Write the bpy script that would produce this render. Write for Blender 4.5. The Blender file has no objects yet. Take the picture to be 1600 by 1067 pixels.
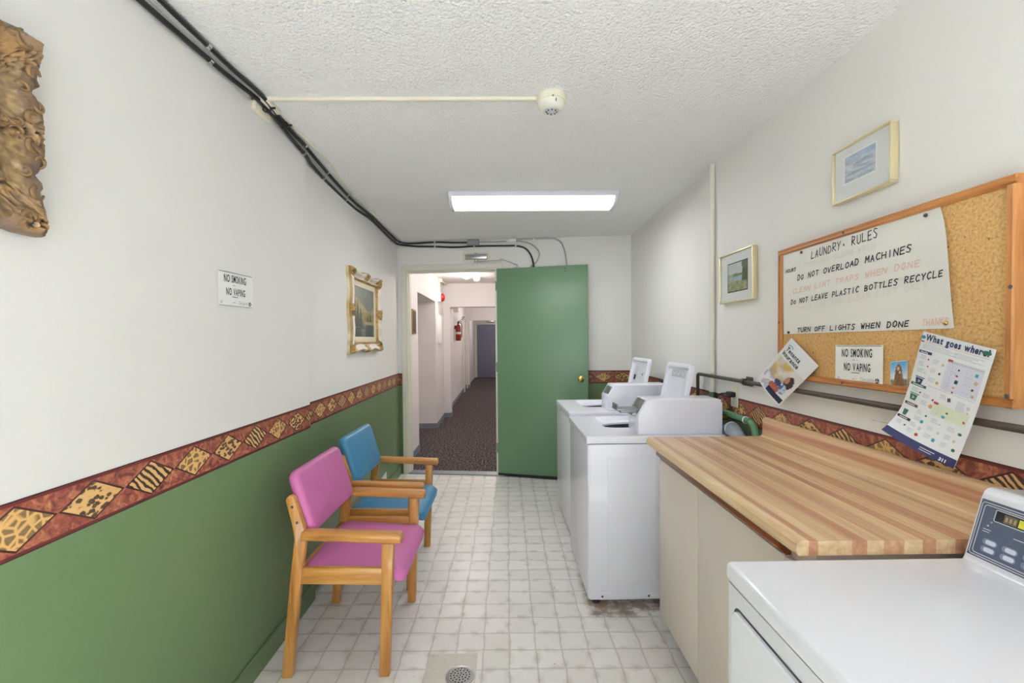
import bpy, bmesh, math, random
from mathutils import Vector, Matrix, noise
PI = math.pi
S = bpy.context.scene
COL = S.collection

# ------------------------------------------------------------------ camera, world, exposure
def make_camera():
    yaw, pitch, roll = 0.010921, -0.020728, -0.008334
    F = Vector((math.sin(yaw)*math.cos(pitch), math.cos(yaw)*math.cos(pitch), math.sin(pitch)))
    r = Vector((math.cos(yaw), -math.sin(yaw), 0)); u = r.cross(F)
    r2 = r*math.cos(roll)+u*math.sin(roll); u2 = -r*math.sin(roll)+u*math.cos(roll)
    cd = bpy.data.cameras.new('camera'); co = bpy.data.objects.new('camera', cd); COL.objects.link(co)
    m = Matrix.Identity(4)
    for i in range(3):
        m[i][0] = r2[i]; m[i][1] = u2[i]; m[i][2] = -F[i]
    m[0][3], m[1][3], m[2][3] = 0, 0, 1.43
    co.matrix_world = m
    cd.sensor_width = 36; cd.lens = 711/1600*36
    cd.shift_y = 12.8/1600; cd.clip_start = 0.02; cd.clip_end = 100
    S.camera = co
make_camera()
S.view_settings.view_transform = 'Standard'; S.view_settings.look = 'None'
S.view_settings.gamma = 1; S.view_settings.use_curve_mapping = False
S.view_settings.exposure = 0.74
S.cycles.use_denoising = True
S.cycles.max_bounces = 12; S.cycles.diffuse_bounces = 8
S.cycles.sample_clamp_indirect = 6
W = bpy.data.worlds.new('daylight'); S.world = W; W.use_nodes = True
W.node_tree.nodes['Background'].inputs[0].default_value = (0.86, 0.93, 1.0, 1)
W.node_tree.nodes['Background'].inputs[1].default_value = 2.4
def area(name, loc, rot, sx, sy, power, col=(1,1,1), portal=False):
    l = bpy.data.lights.new(name, 'AREA'); l.shape = 'RECTANGLE'; l.size = sx; l.size_y = sy
    l.energy = power; l.color = col
    if portal: l.cycles.is_portal = True
    o = bpy.data.objects.new(name, l); COL.objects.link(o); o.location = loc; o.rotation_euler = rot
    return o
WY = -1.55                                    # wall behind the camera, with the big window
WIN = (-0.95, 1.13, 0.75, 2.35)
area('window_portal', ((WIN[0]+WIN[1])/2, WY-0.08, (WIN[2]+WIN[3])/2), (PI/2, 0, 0), WIN[1]-WIN[0], WIN[3]-WIN[2], 1, portal=True)

sl = bpy.data.lights.new('sun', 'SUN'); sl.energy = 68; sl.angle = 0.02; sl.color = (0.92, 0.955, 1.0)
so = bpy.data.objects.new('sun', sl); COL.objects.link(so); so.rotation_euler = (math.radians(33), 0, math.radians(2)); so.location = (0, -5, 6)

# ------------------------------------------------------------------ node helper
def lin(h):
    if isinstance(h, str):
        h = h.lstrip('#'); c = [int(h[i:i+2], 16)/255 for i in (0, 2, 4)]
    else: c = h
    return tuple(((x+0.055)/1.055)**2.4 if x > 0.04045 else x/12.92 for x in c)+(1,)
class G:
    def __init__(s, name, rough=0.5, spec=0.5, metal=0.0, coat=0.0):
        s.m = bpy.data.materials.new(name); s.m.use_nodes = True
        s.t = s.m.node_tree; s.b = s.t.nodes['Principled BSDF']
        s.b.inputs['Roughness'].default_value = rough; s.b.inputs['Metallic'].default_value = metal
        s.b.inputs['Specular IOR Level'].default_value = spec; s.b.inputs['Coat Weight'].default_value = coat
    def n(s, kind, **kw):
        x = s.t.nodes.new('ShaderNode'+kind)
        for k, v in kw.items(): setattr(x, k, v)
        return x
    def put(s, sock, v):
        if hasattr(v, 'links') or isinstance(v, bpy.types.NodeSocket): s.t.links.new(v, sock)
        else: sock.default_value = v
    def obj(s): return s.n('TexCoord').outputs['Object']
    def uv(s): return s.n('UVMap').outputs['UV']
    def math(s, op, a, b=0.0, c=None, clamp=False):
        x = s.n('Math', operation=op, use_clamp=clamp); s.put(x.inputs[0], a); s.put(x.inputs[1], b)
        if c is not None: s.put(x.inputs[2], c)
        return x.outputs[0]
    def xyz(s, v):
        x = s.n('SeparateXYZ'); s.put(x.inputs[0], v); return x.outputs
    def comb(s, a, b, c=0.0):
        x = s.n('CombineXYZ')
        for i, v in enumerate((a, b, c)): s.put(x.inputs[i], v)
        return x.outputs[0]
    def scale(s, v, sc):
        x = s.n('Mapping'); s.put(x.inputs[0], v); x.inputs['Scale'].default_value = sc; return x.outputs[0]
    def noise(s, v, scale, detail=3, rough=0.5, dist=0.0, col=False):
        x = s.n('TexNoise'); s.put(x.inputs['Vector'], v); x.inputs['Scale'].default_value = scale
        x.inputs['Detail'].default_value = detail; x.inputs['Roughness'].default_value = rough; x.inputs['Distortion'].default_value = dist
        return x.outputs['Color' if col else 'Fac']
    def voro(s, v, scale, feature='F1', out='Distance', rnd=1.0):
        x = s.n('TexVoronoi', feature=feature); s.put(x.inputs['Vector'], v); x.inputs['Scale'].default_value = scale
        x.inputs['Randomness'].default_value = rnd
        return x.outputs[out]
    def ramp(s, f, stops, interp='LINEAR'):
        x = s.n('ValToRGB'); s.put(x.inputs[0], f); r = x.color_ramp; r.interpolation = interp
        while len(r.elements) < len(stops): r.elements.new(0.5)
        for e, (p, c) in zip(r.elements, stops):
            e.position = p; e.color = lin(c) if not isinstance(c, (int, float)) else (c, c, c, 1)
        return x.outputs[0]
    def mix(s, f, a, b):
        x = s.n('Mix', data_type='RGBA'); s.put(x.inputs[0], f)
        s.put(x.inputs[6], lin(a) if isinstance(a, str) else a); s.put(x.inputs[7], lin(b) if isinstance(b, str) else b)
        return x.outputs[2]
    def step(s, f, lo, hi):
        x = s.n('MapRange', interpolation_type='SMOOTHSTEP'); s.put(x.inputs[0], f)
        x.inputs[1].default_value = lo; x.inputs[2].default_value = hi
        return x.outputs[0]
    def base(s, v): s.put(s.b.inputs['Base Color'], lin(v) if isinstance(v, str) else v); return s
    def bump(s, h, strength=0.3, dist=0.01):
        x = s.n('Bump'); x.inputs['Strength'].default_value = strength; x.inputs['Distance'].default_value = dist
        s.put(x.inputs['Height'], h); s.t.links.new(x.outputs[0], s.b.inputs['Normal']); return s
M = {}
def plain(name, col, rough=0.5, metal=0.0, spec=0.5, nz=0.0, bump=0.0, bscale=60, coat=0.0):
    g = G(name, rough, spec, metal, coat)
    if nz:
        f = g.noise(g.obj(), 9, 4)
        c = lin(col); k = 1-nz
        g.base(g.mix(f, c, (c[0]*k, c[1]*k, c[2]*k, 1)))
    else: g.base(col)
    if bump: g.bump(g.noise(g.obj(), bscale, 3), bump, 0.004)
    M[name] = g.m; return g.m

# ------------------------------------------------------------------ materials
def wall_mat(name, cream, spec=0.25, rough=0.6):
    g = G(name, rough, spec); o = g.obj()
    f = g.noise(o, 2.2, 4); g.base(g.mix(f, cream[0], cream[1]))
    g.bump(g.noise(o, 180, 2), 0.12, 0.002); M[name] = g.m
wall_mat('cream paint', ('#e9e8e5', '#e4e2df'))
def scuffed():
    g = G('cream paint scuffed', 0.6, 0.25); o = g.obj(); p = g.xyz(o)
    c = g.mix(g.noise(o, 2.2, 4), '#e9e8e5', '#e4e2df')
    dz = g.math('ABSOLUTE', g.math('SUBTRACT', p[2], g.math('ADD', 1.138, g.math('MULTIPLY', g.noise(o, 6, 2), 0.008))))
    m_ = g.math('MULTIPLY', g.math('SUBTRACT', 1.0, g.step(dz, 0.0006, 0.0014)), g.step(g.noise(o, 4.5, 3), 0.5, 0.56))
    m_ = g.math('MULTIPLY', m_, g.math('LESS_THAN', p[1], 1.9))
    g.base(g.mix(g.math('MULTIPLY', m_, 0.6), c, '#6f675f')).bump(g.noise(o, 180, 2), 0.12, 0.002); M['cream paint scuffed'] = g.m
scuffed()
wall_mat('hall paint', ('#e6e1e0', '#ded9d8'))
g = G('green paint', 0.38, 0.45); o = g.obj()
c = g.mix(g.noise(o, 3, 4), '#667e58', '#5e7751')
chips = g.step(g.noise(o, 26, 2), 0.795, 0.805)
g.base(g.mix(chips, c, '#cfd0c0')).bump(g.noise(o, 140, 2), 0.15, 0.002); M['green paint'] = g.m
g = G('green door paint', 0.34, 0.5); o = g.obj()
g.base(g.mix(g.noise(o, 2.5, 3), '#6c8d6f', '#668768')).bump(g.noise(o, 120, 2), 0.12, 0.002); M['green door paint'] = g.m
g = G('stipple ceiling', 0.9, 0.1); o = g.obj()
h = g.math('ADD', g.noise(o, 75, 3, 0.6), g.math('MULTIPLY', g.voro(o, 95), -0.5))
g.base(g.mix(g.noise(o, 60, 3), '#f6f6f5', '#eeeeec')).bump(h, 0.75, 0.012); M['stipple ceiling'] = g.m

# sheet vinyl floor printed with small tiles
g = G('tile pattern vinyl', 0.3, 0.45); o = g.obj()
wob = g.noise(o, 5.5, 2, col=True)
x = g.n('VectorMath', operation='SUBTRACT'); g.put(x.inputs[0], wob); x.inputs[1].default_value = (0.5, 0.5, 0.5)
y = g.n('VectorMath', operation='SCALE'); g.put(y.inputs[0], x.outputs[0]); y.inputs['Scale'].default_value = 0.026
z = g.n('VectorMath', operation='ADD'); g.put(z.inputs[0], o); g.put(z.inputs[1], y.outputs[0])
q = g.xyz(z.outputs[0]); T = 0.122
tx = g.math('MULTIPLY', q[0], 1/T); ty = g.math('MULTIPLY', g.math('ADD', q[1], g.math('MULTIPLY', q[0], 0.012)), 1/T)
ex = g.math('PINGPONG', tx, 0.5); ey = g.math('PINGPONG', ty, 0.5)
e = g.math('MINIMUM', ex, ey)
wn = g.n('TexWhiteNoise', noise_dimensions='2D')
g.put(wn.inputs['Vector'], g.comb(g.math('FLOOR', tx), g.math('FLOOR', ty)))
tone = g.mix(wn.outputs['Value'], '#f1efed', '#e7e4e1')
sm = g.math('MULTIPLY', g.math('SUBTRACT', 1.0, g.step(e, 0.02, 0.26)), g.step(g.noise(o, 14, 3), 0.42, 0.7))
tone = g.mix(g.math('MULTIPLY', sm, 0.55), tone, '#b5ada5')
tone = g.mix(g.math('MULTIPLY', g.noise(o, 40, 5, 0.7), 0.25), tone, '#c8c1b6')
grout = g.math('SUBTRACT', 1.0, g.step(e, 0.012, 0.05))
tone = g.mix(g.math('MULTIPLY', grout, 0.5), tone, '#a89f98')
op = g.xyz(o)
def inside(a, lo, hi, soft):
    return g.math('MULTIPLY', g.step(a, lo-soft, lo+soft), g.math('SUBTRACT', 1.0, g.step(a, hi-soft, hi+soft)))
patch = g.math('MULTIPLY', inside(op[0], -0.362, -0.145, 0.002), inside(op[1], 1.72, 2.055, 0.002))
pc = g.mix(g.noise(o, 30, 5, 0.65), '#d9d5cd', '#c2bbb1')
tone = g.mix(patch, tone, pc)
st = g.math('MULTIPLY', inside(op[0], 0.42, 0.90, 0.03), inside(op[1], 2.31, 2.75, 0.03))
st = g.math('MULTIPLY', st, g.step(g.noise(o, 7, 5, 0.7), 0.38, 0.55))
tone = g.mix(g.math('MULTIPLY', st, 0.8), tone, g.ramp(g.noise(o, 16, 4), [(0.3, '#3b332d'), (0.5, '#8d7a66'), (0.65, '#9c6d2e')]))
speck = g.step(g.noise(o, 33, 1), 0.80, 0.81)
tone = g.mix(g.math('MULTIPLY', speck, 0.7), tone, '#6d655f')
g.base(tone); g.bump(g.math('SUBTRACT', g.noise(o, 90, 2), g.math('MULTIPLY', grout, 1.2)), 0.15, 0.003)
M['tile pattern vinyl'] = g.m

g = G('speckled carpet', 0.95, 0.05); o = g.obj()
g.base(g.ramp(g.noise(o, 48, 4, 0.85), [(0.40, '#171314'), (0.5, '#3c3334'), (0.59, '#9a9092')])).bump(g.noise(o, 160, 2), 0.6, 0.01)
M['speckled carpet'] = g.m

# wallpaper border: u in metres along the wall, v from 0 to 1 up the strip
g = G('animal print border', 0.42, 0.4); uv = g.xyz(g.uv())
P = 0.1925
un = g.math('MULTIPLY', uv[0], 1/P); idx = g.math('FLOOR', un)
du = g.math('MULTIPLY', g.math('ABSOLUTE', g.math('SUBTRACT', g.math('FRACT', un), 0.5)), 2.08)
dv = g.math('MULTIPLY', g.math('ABSOLUTE', g.math('SUBTRACT', uv[1], 0.5)), 2.5)
dd = g.math('ADD', du, dv)
pv = g.comb(uv[0], g.math('MULTIPLY', uv[1], 0.127))
bgc = g.ramp(g.noise(pv, 34, 5, 0.65, 1.2), [(0.30, '#4c2422'), (0.44, '#7c4036'), (0.56, '#9a5c45'), (0.66, '#ab7450'), (0.76, '#c39a66')])
leop = g.ramp(g.math('ADD', g.voro(g.scale(pv, (0.7, 1.2, 1)), 70), g.math('MULTIPLY', g.math('SUBTRACT', g.noise(pv, 130, 2), 0.5), 0.5)), [(0.0, '#8d7152'), (0.16, '#4a3b2c'), (0.42, '#54422f'), (0.52, '#c9a168'), (1, '#d0aa72')])
gir = g.ramp(g.voro(pv, 42, 'DISTANCE_TO_EDGE'), [(0.0, '#cfa86c'), (0.09, '#c59c60'), (0.17, '#75603f'), (0.5, '#8d7450')])
wv = g.n('TexWave', wave_type='BANDS', bands_direction='DIAGONAL'); g.put(wv.inputs['Vector'], g.scale(pv, (1.0, 1.0, 1.0)))
wv.inputs['Scale'].default_value = 26; wv.inputs['Distortion'].default_value = 5; wv.inputs['Detail'].default_value = 2; wv.inputs['Detail Scale'].default_value = 0.8
zeb = g.ramp(wv.outputs['Fac'], [(0.40, '#40342a'), (0.54, '#c8a06a')])
k3 = g.math('MODULO', g.math('ADD', idx, 300.0), 3.0)
dia = g.mix(g.math('GREATER_THAN', k3, 0.5), leop, zeb)
dia = g.mix(g.math('GREATER_THAN', k3, 1.5), dia, gir)
c = g.mix(g.math('SUBTRACT', 1.0, g.step(dd, 0.93, 0.95)), bgc, dia)
line = g.math('MULTIPLY', g.step(dd, 0.92, 0.94), g.math('SUBTRACT', 1.0, g.step(dd, 1.02, 1.05)))
c = g.mix(line, c, '#3e1c1a')
ev = g.math('ABSOLUTE', g.math('SUBTRACT', uv[1], 0.5))
c = g.mix(g.step(ev, 0.415, 0.425), c, '#5d2626')
c = g.mix(g.step(ev, 0.475, 0.485), c, '#361615')
g.base(c); M['animal print border'] = g.m

def wood(name, stops, axis=2, scale=1.0, rough=0.4, coat=0.2):
    g = G(name, rough, 0.45, coat=coat); o = g.obj()
    sc = [9*scale]*3; sc[axis] = 0.8*scale
    v = g.scale(o, tuple(sc))
    f = g.noise(v, 3.2, 6, 0.62, 0.8)
    fine = g.noise(g.scale(o, tuple(220 if i != axis else 6 for i in range(3))), 1.0, 2)
    c = g.ramp(f, stops)
    c = g.mix(g.math('MULTIPLY', g.step(fine, 0.55, 0.75), 0.35), c, stops[0][1])
    g.base(c).bump(fine, 0.06, 0.002); M[name] = g.m
OAK = [(0.28, '#8c5a28'), (0.47, '#b07a3a'), (0.62, '#bd8a48'), (0.8, '#c99b58')]
wood('oak upright', OAK, 2); wood('oak lengthwise', OAK, 0); wood('oak crosswise', OAK, 1)
FRM = [(0.3, '#7d4a20'), (0.5, '#a36a33'), (0.75, '#b98147')]
wood('pine upright', FRM, 2); wood('pine lengthwise', FRM, 1)
wood('dark strip wood', [(0.3, '#5a2f12'), (0.55, '#7c441b'), (0.8, '#935728')], 1)

# butcher block laminate: long boards running away from the camera (object origin is the world origin for it)
g = G('butcher block laminate', 0.34, 0.5); o = g.obj(); p = g.xyz(o)
tops = [(0.66, 0), (0.70, 1), (0.722, 0), (0.764, 0.25), (0.802, 1), (0.838, 0.1), (0.876, 0.75), (0.925, 0), (0.968, 1.0), (1.0, 0.15), (1.045, 0.95), (1.098, 0.05), (1.145, 0.2), (1.175, 0.8), (1.192, 0.1), (1.233, 0.3), (1.25, 0)]
f = g.math('MULTIPLY', g.math('SUBTRACT', p[0], 0.64), 1/0.62)
xr = g.n('ValToRGB'); g.put(xr.inputs[0], f); rr = xr.color_ramp; rr.interpolation = 'CONSTANT'
while len(rr.elements) < len(tops): rr.elements.new(0.5)
for el, (pp, vv) in zip(rr.elements, tops): el.position = max(0, (pp-0.64)/0.62); el.color = (vv, vv, vv, 1)
grain = g.noise(g.scale(o, (60, 1.6, 60)), 1.0, 5, 0.6)
knots = g.noise(g.scale(o, (14, 3.0, 14)), 1.0, 4, 0.6)
light = g.ramp(grain, [(0.3, '#bf9f74'), (0.5, '#d3b78e'), (0.7, '#e0caa6')])
dark = g.ramp(grain, [(0.3, '#a5765a'), (0.5, '#b78668'), (0.7, '#c59a7c')])
c = g.mix(xr.outputs[0], light, dark)
c = g.mix(g.math('MULTIPLY', g.step(knots, 0.5, 0.7), 0.25), c, '#b58a58')
zs = inside(p[2], 0.990, 1.022, 0.0015)
c = g.mix(g.math('MULTIPLY', zs, g.math('GREATER_THAN', p[2], 0.97)), c, dark)
wear = g.math('MULTIPLY', inside(p[0], 0.99, 1.06, 0.004), inside(p[1], 1.33, 1.37, 0.01))
c = g.mix(g.math('MULTIPLY', wear, g.math('MULTIPLY', g.step(g.noise(o, 90, 2), 0.6, 0.65), 0.6)), c, '#e9dcc6')
g.base(c); M['butcher block laminate'] = g.m

g = G('cork', 0.9, 0.1); o = g.obj()
c = g.ramp(g.noise(o, 120, 4, 0.75), [(0.28, '#8f6b3e'), (0.5, '#c6a06b'), (0.7, '#d8b681')])
c = g.mix(g.step(g.noise(o, 55, 2), 0.70, 0.73), c, '#7a5a38')
c = g.mix(g.math('MULTIPLY', g.noise(o, 3, 3), 0.25), c, '#b98d55')
g.base(c).bump(g.noise(o, 150, 3), 0.3, 0.004); M['cork'] = g.m

plain('white enamel', '#e6e6ee', 0.22, spec=0.5, coat=0.3)
plain('washer enamel', '#ebebf6', 0.25, spec=0.5, coat=0.25)
plain('white plastic', '#e8e8e6', 0.4)
plain('grey print', '#b9bcc0', 0.5)
plain('pale print', '#d2d4d6', 0.5)
plain('dark print', '#33363c', 0.5)
plain('cabinet laminate', '#ded3c9', 0.45, nz=0.03)
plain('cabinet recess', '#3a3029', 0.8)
plain('seam', '#4a4a4e', 0.7)
plain('black rubber', '#17171a', 0.6)
plain('black plastic', '#141416', 0.4, bump=0.2, bscale=200)
plain('brushed steel', '#b6b8ba', 0.28, 1.0)
plain('chrome', '#dcdcde', 0.12, 1.0)
plain('grey steel', '#8e9092', 0.42, 0.8)
plain('tub steel', '#7f9bb3', 0.3, 0.4)
plain('tub dark', '#1c2733', 0.5)
plain('rusty brown pipe', '#5c5048', 0.45, 0.3, nz=0.5)
plain('grey painted metal', '#8b8c8d', 0.45, 0.2)
plain('galvanised conduit', '#a5a6a6', 0.35, 0.7)
plain('cream plastic', '#e3ddca', 0.45)
plain('detector plastic', '#e4e2d8', 0.45)
plain('brass', '#c7a75a', 0.25, 1.0)
plain('white trim', '#d9d6ca', 0.38)
plain('white pipe paint', '#dedace', 0.45)
plain('green pipe paint', '#4b7a58', 0.4)
plain('grey hose', '#8f9aa6', 0.4)
plain('pink vinyl', '#bd68a0', 0.42, spec=0.4, nz=0.05, bump=0.12, bscale=350)
plain('blue vinyl', '#3f80a8', 0.38, spec=0.4, nz=0.08, bump=0.12, bscale=350)
plain('paper', '#eeeeec', 0.75)
plain('poster paper', '#e5e3dd', 0.6)
plain('leaflet paper', '#e6e7ea', 0.5)
plain('ink black', '#232228', 0.7)
plain('marker black', '#2b2a2c', 0.7)
plain('marker red', '#e3bdb0', 0.7)
plain('marker faint', '#e0d7cf', 0.7)
plain('ink navy', '#2a2f5c', 0.6)
plain('ink grey', '#a9adb8', 0.7)
plain('ink red', '#a8323c', 0.6)
plain('ink green', '#2f6a52', 0.6)
plain('ink teal', '#2c93a5', 0.6)
plain('ink orange', '#c78b3c', 0.6)
plain('ink tan', '#cdb08e', 0.6)
plain('ink magenta', '#a2356f', 0.6)
plain('ink brown', '#5b423f', 0.6)
plain('panel lilac', '#d4d4e2', 0.7)
plain('panel grey', '#c3c4c8', 0.7)
plain('panel lime', '#d5dcc2', 0.7)
plain('gilt metal', '#dfd3ae', 0.3, 0.7)
plain('mat board', '#dfe1e1', 0.8)
plain('mat dark', '#4a4340', 0.8)
plain('ivory frame', '#e6ddd0', 0.45, nz=0.06)
plain('linen liner', '#e4d8c4', 0.7)
plain('scroll gilt', '#7f623a', 0.45, 0.1, nz=0.55, bump=0.3, bscale=120)
plain('gold leaf', '#a8803c', 0.35, 0.7, nz=0.4)
plain('console blue', '#4a5468', 0.45)
plain('console line', '#c9ccd4', 0.5)
plain('console button', '#cdd3de', 0.45)
plain('button surround', '#76809a', 0.5)
plain('display black', '#1d1c1d', 0.2)
plain('display segment', '#5d5645', 0.3)
plain('yellow label', '#c9c93a', 0.5)
plain('threshold metal', '#8d939c', 0.4, 0.5)
plain('blue grey door', '#77798f', 0.5)
plain('hall base', '#7f8590', 0.6)
plain('alarm red', '#b0242a', 0.35)
plain('extinguisher red', '#8f1f1f', 0.3)
def emis(name, col, strength):
    g = G(name, 0.5); g.base(col); g.b.inputs['Emission Color'].default_value = lin(col); g.b.inputs['Emission Strength'].default_value = strength; M[name] = g.m
emis('lit diffuser', '#fbfbf6', 0.8); emis('hall lamp glow', '#fff4e0', 14.0)
# thin clear glass
g = G('thin glass', 0.02); t = g.t; out = t.nodes['Material Output']
tr = g.n('BsdfTransparent'); gl = g.n('BsdfGlossy'); gl.inputs['Roughness'].default_value = 0.01
lw_ = g.n('LayerWeight'); mx = g.n('MixShader')
g.put(mx.inputs[0], g.math('ADD', 0.04, g.math('MULTIPLY', g.math('POWER', lw_.outputs['Facing'], 5.0), 0.9))); t.links.new(tr.outputs[0], mx.inputs[1]); t.links.new(gl.outputs[0], mx.inputs[2]); t.links.new(mx.outputs[0], out.inputs[0])
M['thin glass'] = g.m
def vcol(name, rough=0.6, metal=0.0, spec=0.4, bump=0):
    g = G(name, rough, spec, metal); a = g.n('VertexColor'); a.layer_name = 'paint'; g.base(a.outputs[0])
    if bump: g.bump(g.noise(g.obj(), bump, 3), 0.3, 0.002)
    M[name] = g.m
vcol('oil painting', 0.45, bump=120); vcol('printed picture', 0.5); vcol('carved gilt', 0.45, 0.05, bump=160); vcol('carved ivory gilt', 0.45, 0.1, bump=200)

# ------------------------------------------------------------------ mesh helpers
ROOTS = {}
def tag(o, label=None, cat=None, group=None, kind=None):
    if label: o['label'] = label
    if cat: o['category'] = cat
    if group: o['group'] = group
    if kind: o['kind'] = kind
    return o
def thing(name, label, cat, loc=(0, 0, 0), group=None):
    o = bpy.data.objects.new(name, None); COL.objects.link(o); o.location = loc; o.empty_display_size = 0.1
    ROOTS[o.name] = Vector(loc); return tag(o, label, cat, group)
def obj(name, bm, mats, parent=None, origin=None, smooth=40, sharp=None):
    """links one mesh object; bm holds world coordinates; it is re-based to its parent's (or its own) origin"""
    me = bpy.data.meshes.new(name)
    if smooth:
        for f in bm.faces: f.smooth = True
    bm.to_mesh(me); bm.free()
    for m in (mats if isinstance(mats, (list, tuple)) else [mats]): me.materials.append(M[m])
    o = bpy.data.objects.new(name, me); COL.objects.link(o)
    if parent is not None:
        w = ROOTS[parent.name]; o.parent = parent; me.transform(Matrix.Translation(-w)); ROOTS[o.name] = w
    else:
        w = Vector(origin) if origin is not None else Vector((0, 0, 0))
        o.location = w; me.transform(Matrix.Translation(-w)); ROOTS[o.name] = w
    if smooth: me.set_sharp_from_angle(angle=math.radians(smooth))
    return o
def nb(): return bmesh.new()
def join(bm, src, mi=0, mat=None):
    if mat is not None: src.transform(mat)
    for f in src.faces: f.material_index = mi
    me = bpy.data.meshes.new('t'); src.to_mesh(me); src.free(); bm.from_mesh(me); bpy.data.meshes.remove(me)
    return bm
def box(bm, lo, hi, bev=0.0, seg=2, mi=0, mat=None):
    b = nb(); bmesh.ops.create_cube(b, size=1)
    s = [hi[i]-lo[i] for i in range(3)]; c = [(hi[i]+lo[i])/2 for i in range(3)]
    for v in b.verts: v.co = Vector([v.co[i]*s[i]+c[i] for i in range(3)])
    if bev: bmesh.ops.bevel(b, geom=b.edges[:], offset=min(bev, min(s)*0.49), segments=seg, profile=0.5, affect='EDGES')
    return join(bm, b, mi, mat)
def prism(bm, poly, axis, a, c, bev=0.0, seg=2, mi=0, mat=None):
    """poly in the two other axes (in order), extruded along axis from a to c"""
    b = nb(); oth = [i for i in range(3) if i != axis]
    def co(p, t):
        v = [0, 0, 0]; v[oth[0]], v[oth[1]] = p; v[axis] = t; return v
    A = [b.verts.new(co(p, a)) for p in poly]; B = [b.verts.new(co(p, c)) for p in poly]
    b.faces.new(A); b.faces.new(B[::-1]); n = len(poly)
    for i in range(n): b.faces.new((A[i], B[i], B[(i+1) % n], A[(i+1) % n]))
    bmesh.ops.recalc_face_normals(b, faces=b.faces[:])
    if bev: bmesh.ops.bevel(b, geom=b.edges[:], offset=bev, segments=seg, profile=0.5, affect='EDGES')
    return join(bm, b, mi, mat)
def smoothpath(pts, k=6):
    P = [Vector(p) for p in pts]; out = []
    for i in range(len(P)-1):
        p0 = P[max(i-1, 0)]; p1 = P[i]; p2 = P[i+1]; p3 = P[min(i+2, len(P)-1)]
        for j in range(k):
            t = j/k
            out.append(0.5*((2*p1)+(p2-p0)*t+(2*p0-5*p1+4*p2-p3)*t*t+(3*p1-p0-3*p2+p3)*t**3))
    return out+[P[-1]]
def tube(bm, pts, r, n=10, mi=0, cap=True):
    P = [Vector(p) for p in pts]; rings = []; up = None
    R = r if isinstance(r, (list, tuple)) else [r]*len(P)
    for i, p in enumerate(P):
        t = (P[min(i+1, len(P)-1)]-P[max(i-1, 0)]).normalized()
        if up is None:
            up = Vector((0, 0, 1)) if abs(t.z) < 0.9 else Vector((1, 0, 0))
        a = t.cross(up).normalized(); up = a.cross(t).normalized()
        rings.append([bm.verts.new(p+(a*math.cos(2*PI*k/n)+up*math.sin(2*PI*k/n))*R[i]) for k in range(n)])
    fs = []
    for A, B in zip(rings, rings[1:]):
        for k in range(n): fs.append(bm.faces.new((A[k], A[(k+1) % n], B[(k+1) % n], B[k])))
    if cap: fs.append(bm.faces.new(rings[0])); fs.append(bm.faces.new(rings[-1][::-1]))
    for f in fs: f.material_index = mi
    bmesh.ops.recalc_face_normals(bm, faces=fs)
    return bm
def lathe(bm, prof, n=32, mat=None, mi=0):
    b = nb(); rings = []
    for r, z in prof:
        rings.append([b.verts.new((r*math.cos(2*PI*k/n), r*math.sin(2*PI*k/n), z)) for k in range(n)] if r > 1e-6 else [b.verts.new((0, 0, z))])
    for A, B in zip(rings, rings[1:]):
        for k in range(n):
            a = [A[k % len(A)], A[(k+1) % n % len(A)], B[(k+1) % n % len(B)], B[k % len(B)]]
            u = []
            for v in a:
                if v not in u: u.append(v)
            if len(u) > 2: b.faces.new(u)
    bmesh.ops.recalc_face_normals(b, faces=b.faces[:])
    return join(bm, b, mi, mat)
def frame_mat(o, ex, ey, ez):
    m = Matrix.Identity(4)
    for i in range(3): m[i][0] = ex[i]; m[i][1] = ey[i]; m[i][2] = ez[i]; m[i][3] = o[i]
    return m
def rrect(w, h, r, n=6):
    """rounded rectangle outline centred on 0"""
    out = []
    for cx, cy, a0 in ((w/2-r, h/2-r, 0), (-w/2+r, h/2-r, PI/2), (-w/2+r, -h/2+r, PI), (w/2-r, -h/2+r, 3*PI/2)):
        for k in range(n+1): a = a0+PI/2*k/n; out.append((cx+r*math.cos(a), cy+r*math.sin(a)))
    return out
def cushion(bm, sx, sy, sz, mat, bev=0.02, crown=0.01, rcorner=0.03):
    """padded slab: rounded plan, soft edges, slightly domed both ways"""
    b = nb(); NR = 7; prof = []
    for k in range(NR+1):
        a = -PI/2+PI*k/NR; prof.append((bev*(1-math.cos(a)), (sz/2)*math.sin(a)))
    rings = []
    for ins, z in prof:
        o = rrect(sx-2*ins, sy-2*ins, max(rcorner-ins, 0.004), 6)
        rings.append([b.verts.new((x, y, z)) for x, y in o])
    for A, B in zip(rings, rings[1:]):
        for k in range(len(A)): b.faces.new((A[k], A[(k+1) % len(A)], B[(k+1) % len(A)], B[k]))
    for R, sgn in ((rings[0], -1), (rings[-1], 1)):
        prev = R
        for s in (0.93, 0.86, 0.78, 0.68, 0.55, 0.4, 0.2):
            cur = [b.verts.new((v.co.x*s, v.co.y*s, sgn*(sz/2+crown*(1-s*s)))) for v in R]
            for k in range(len(R)): b.faces.new((prev[k], prev[(k+1) % len(R)], cur[(k+1) % len(R)], cur[k]))
            prev = cur
        b.faces.new(prev)
    bmesh.ops.recalc_face_normals(b, faces=b.faces[:])
    return join(bm, b, 0, mat)
_fonts = {}
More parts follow.
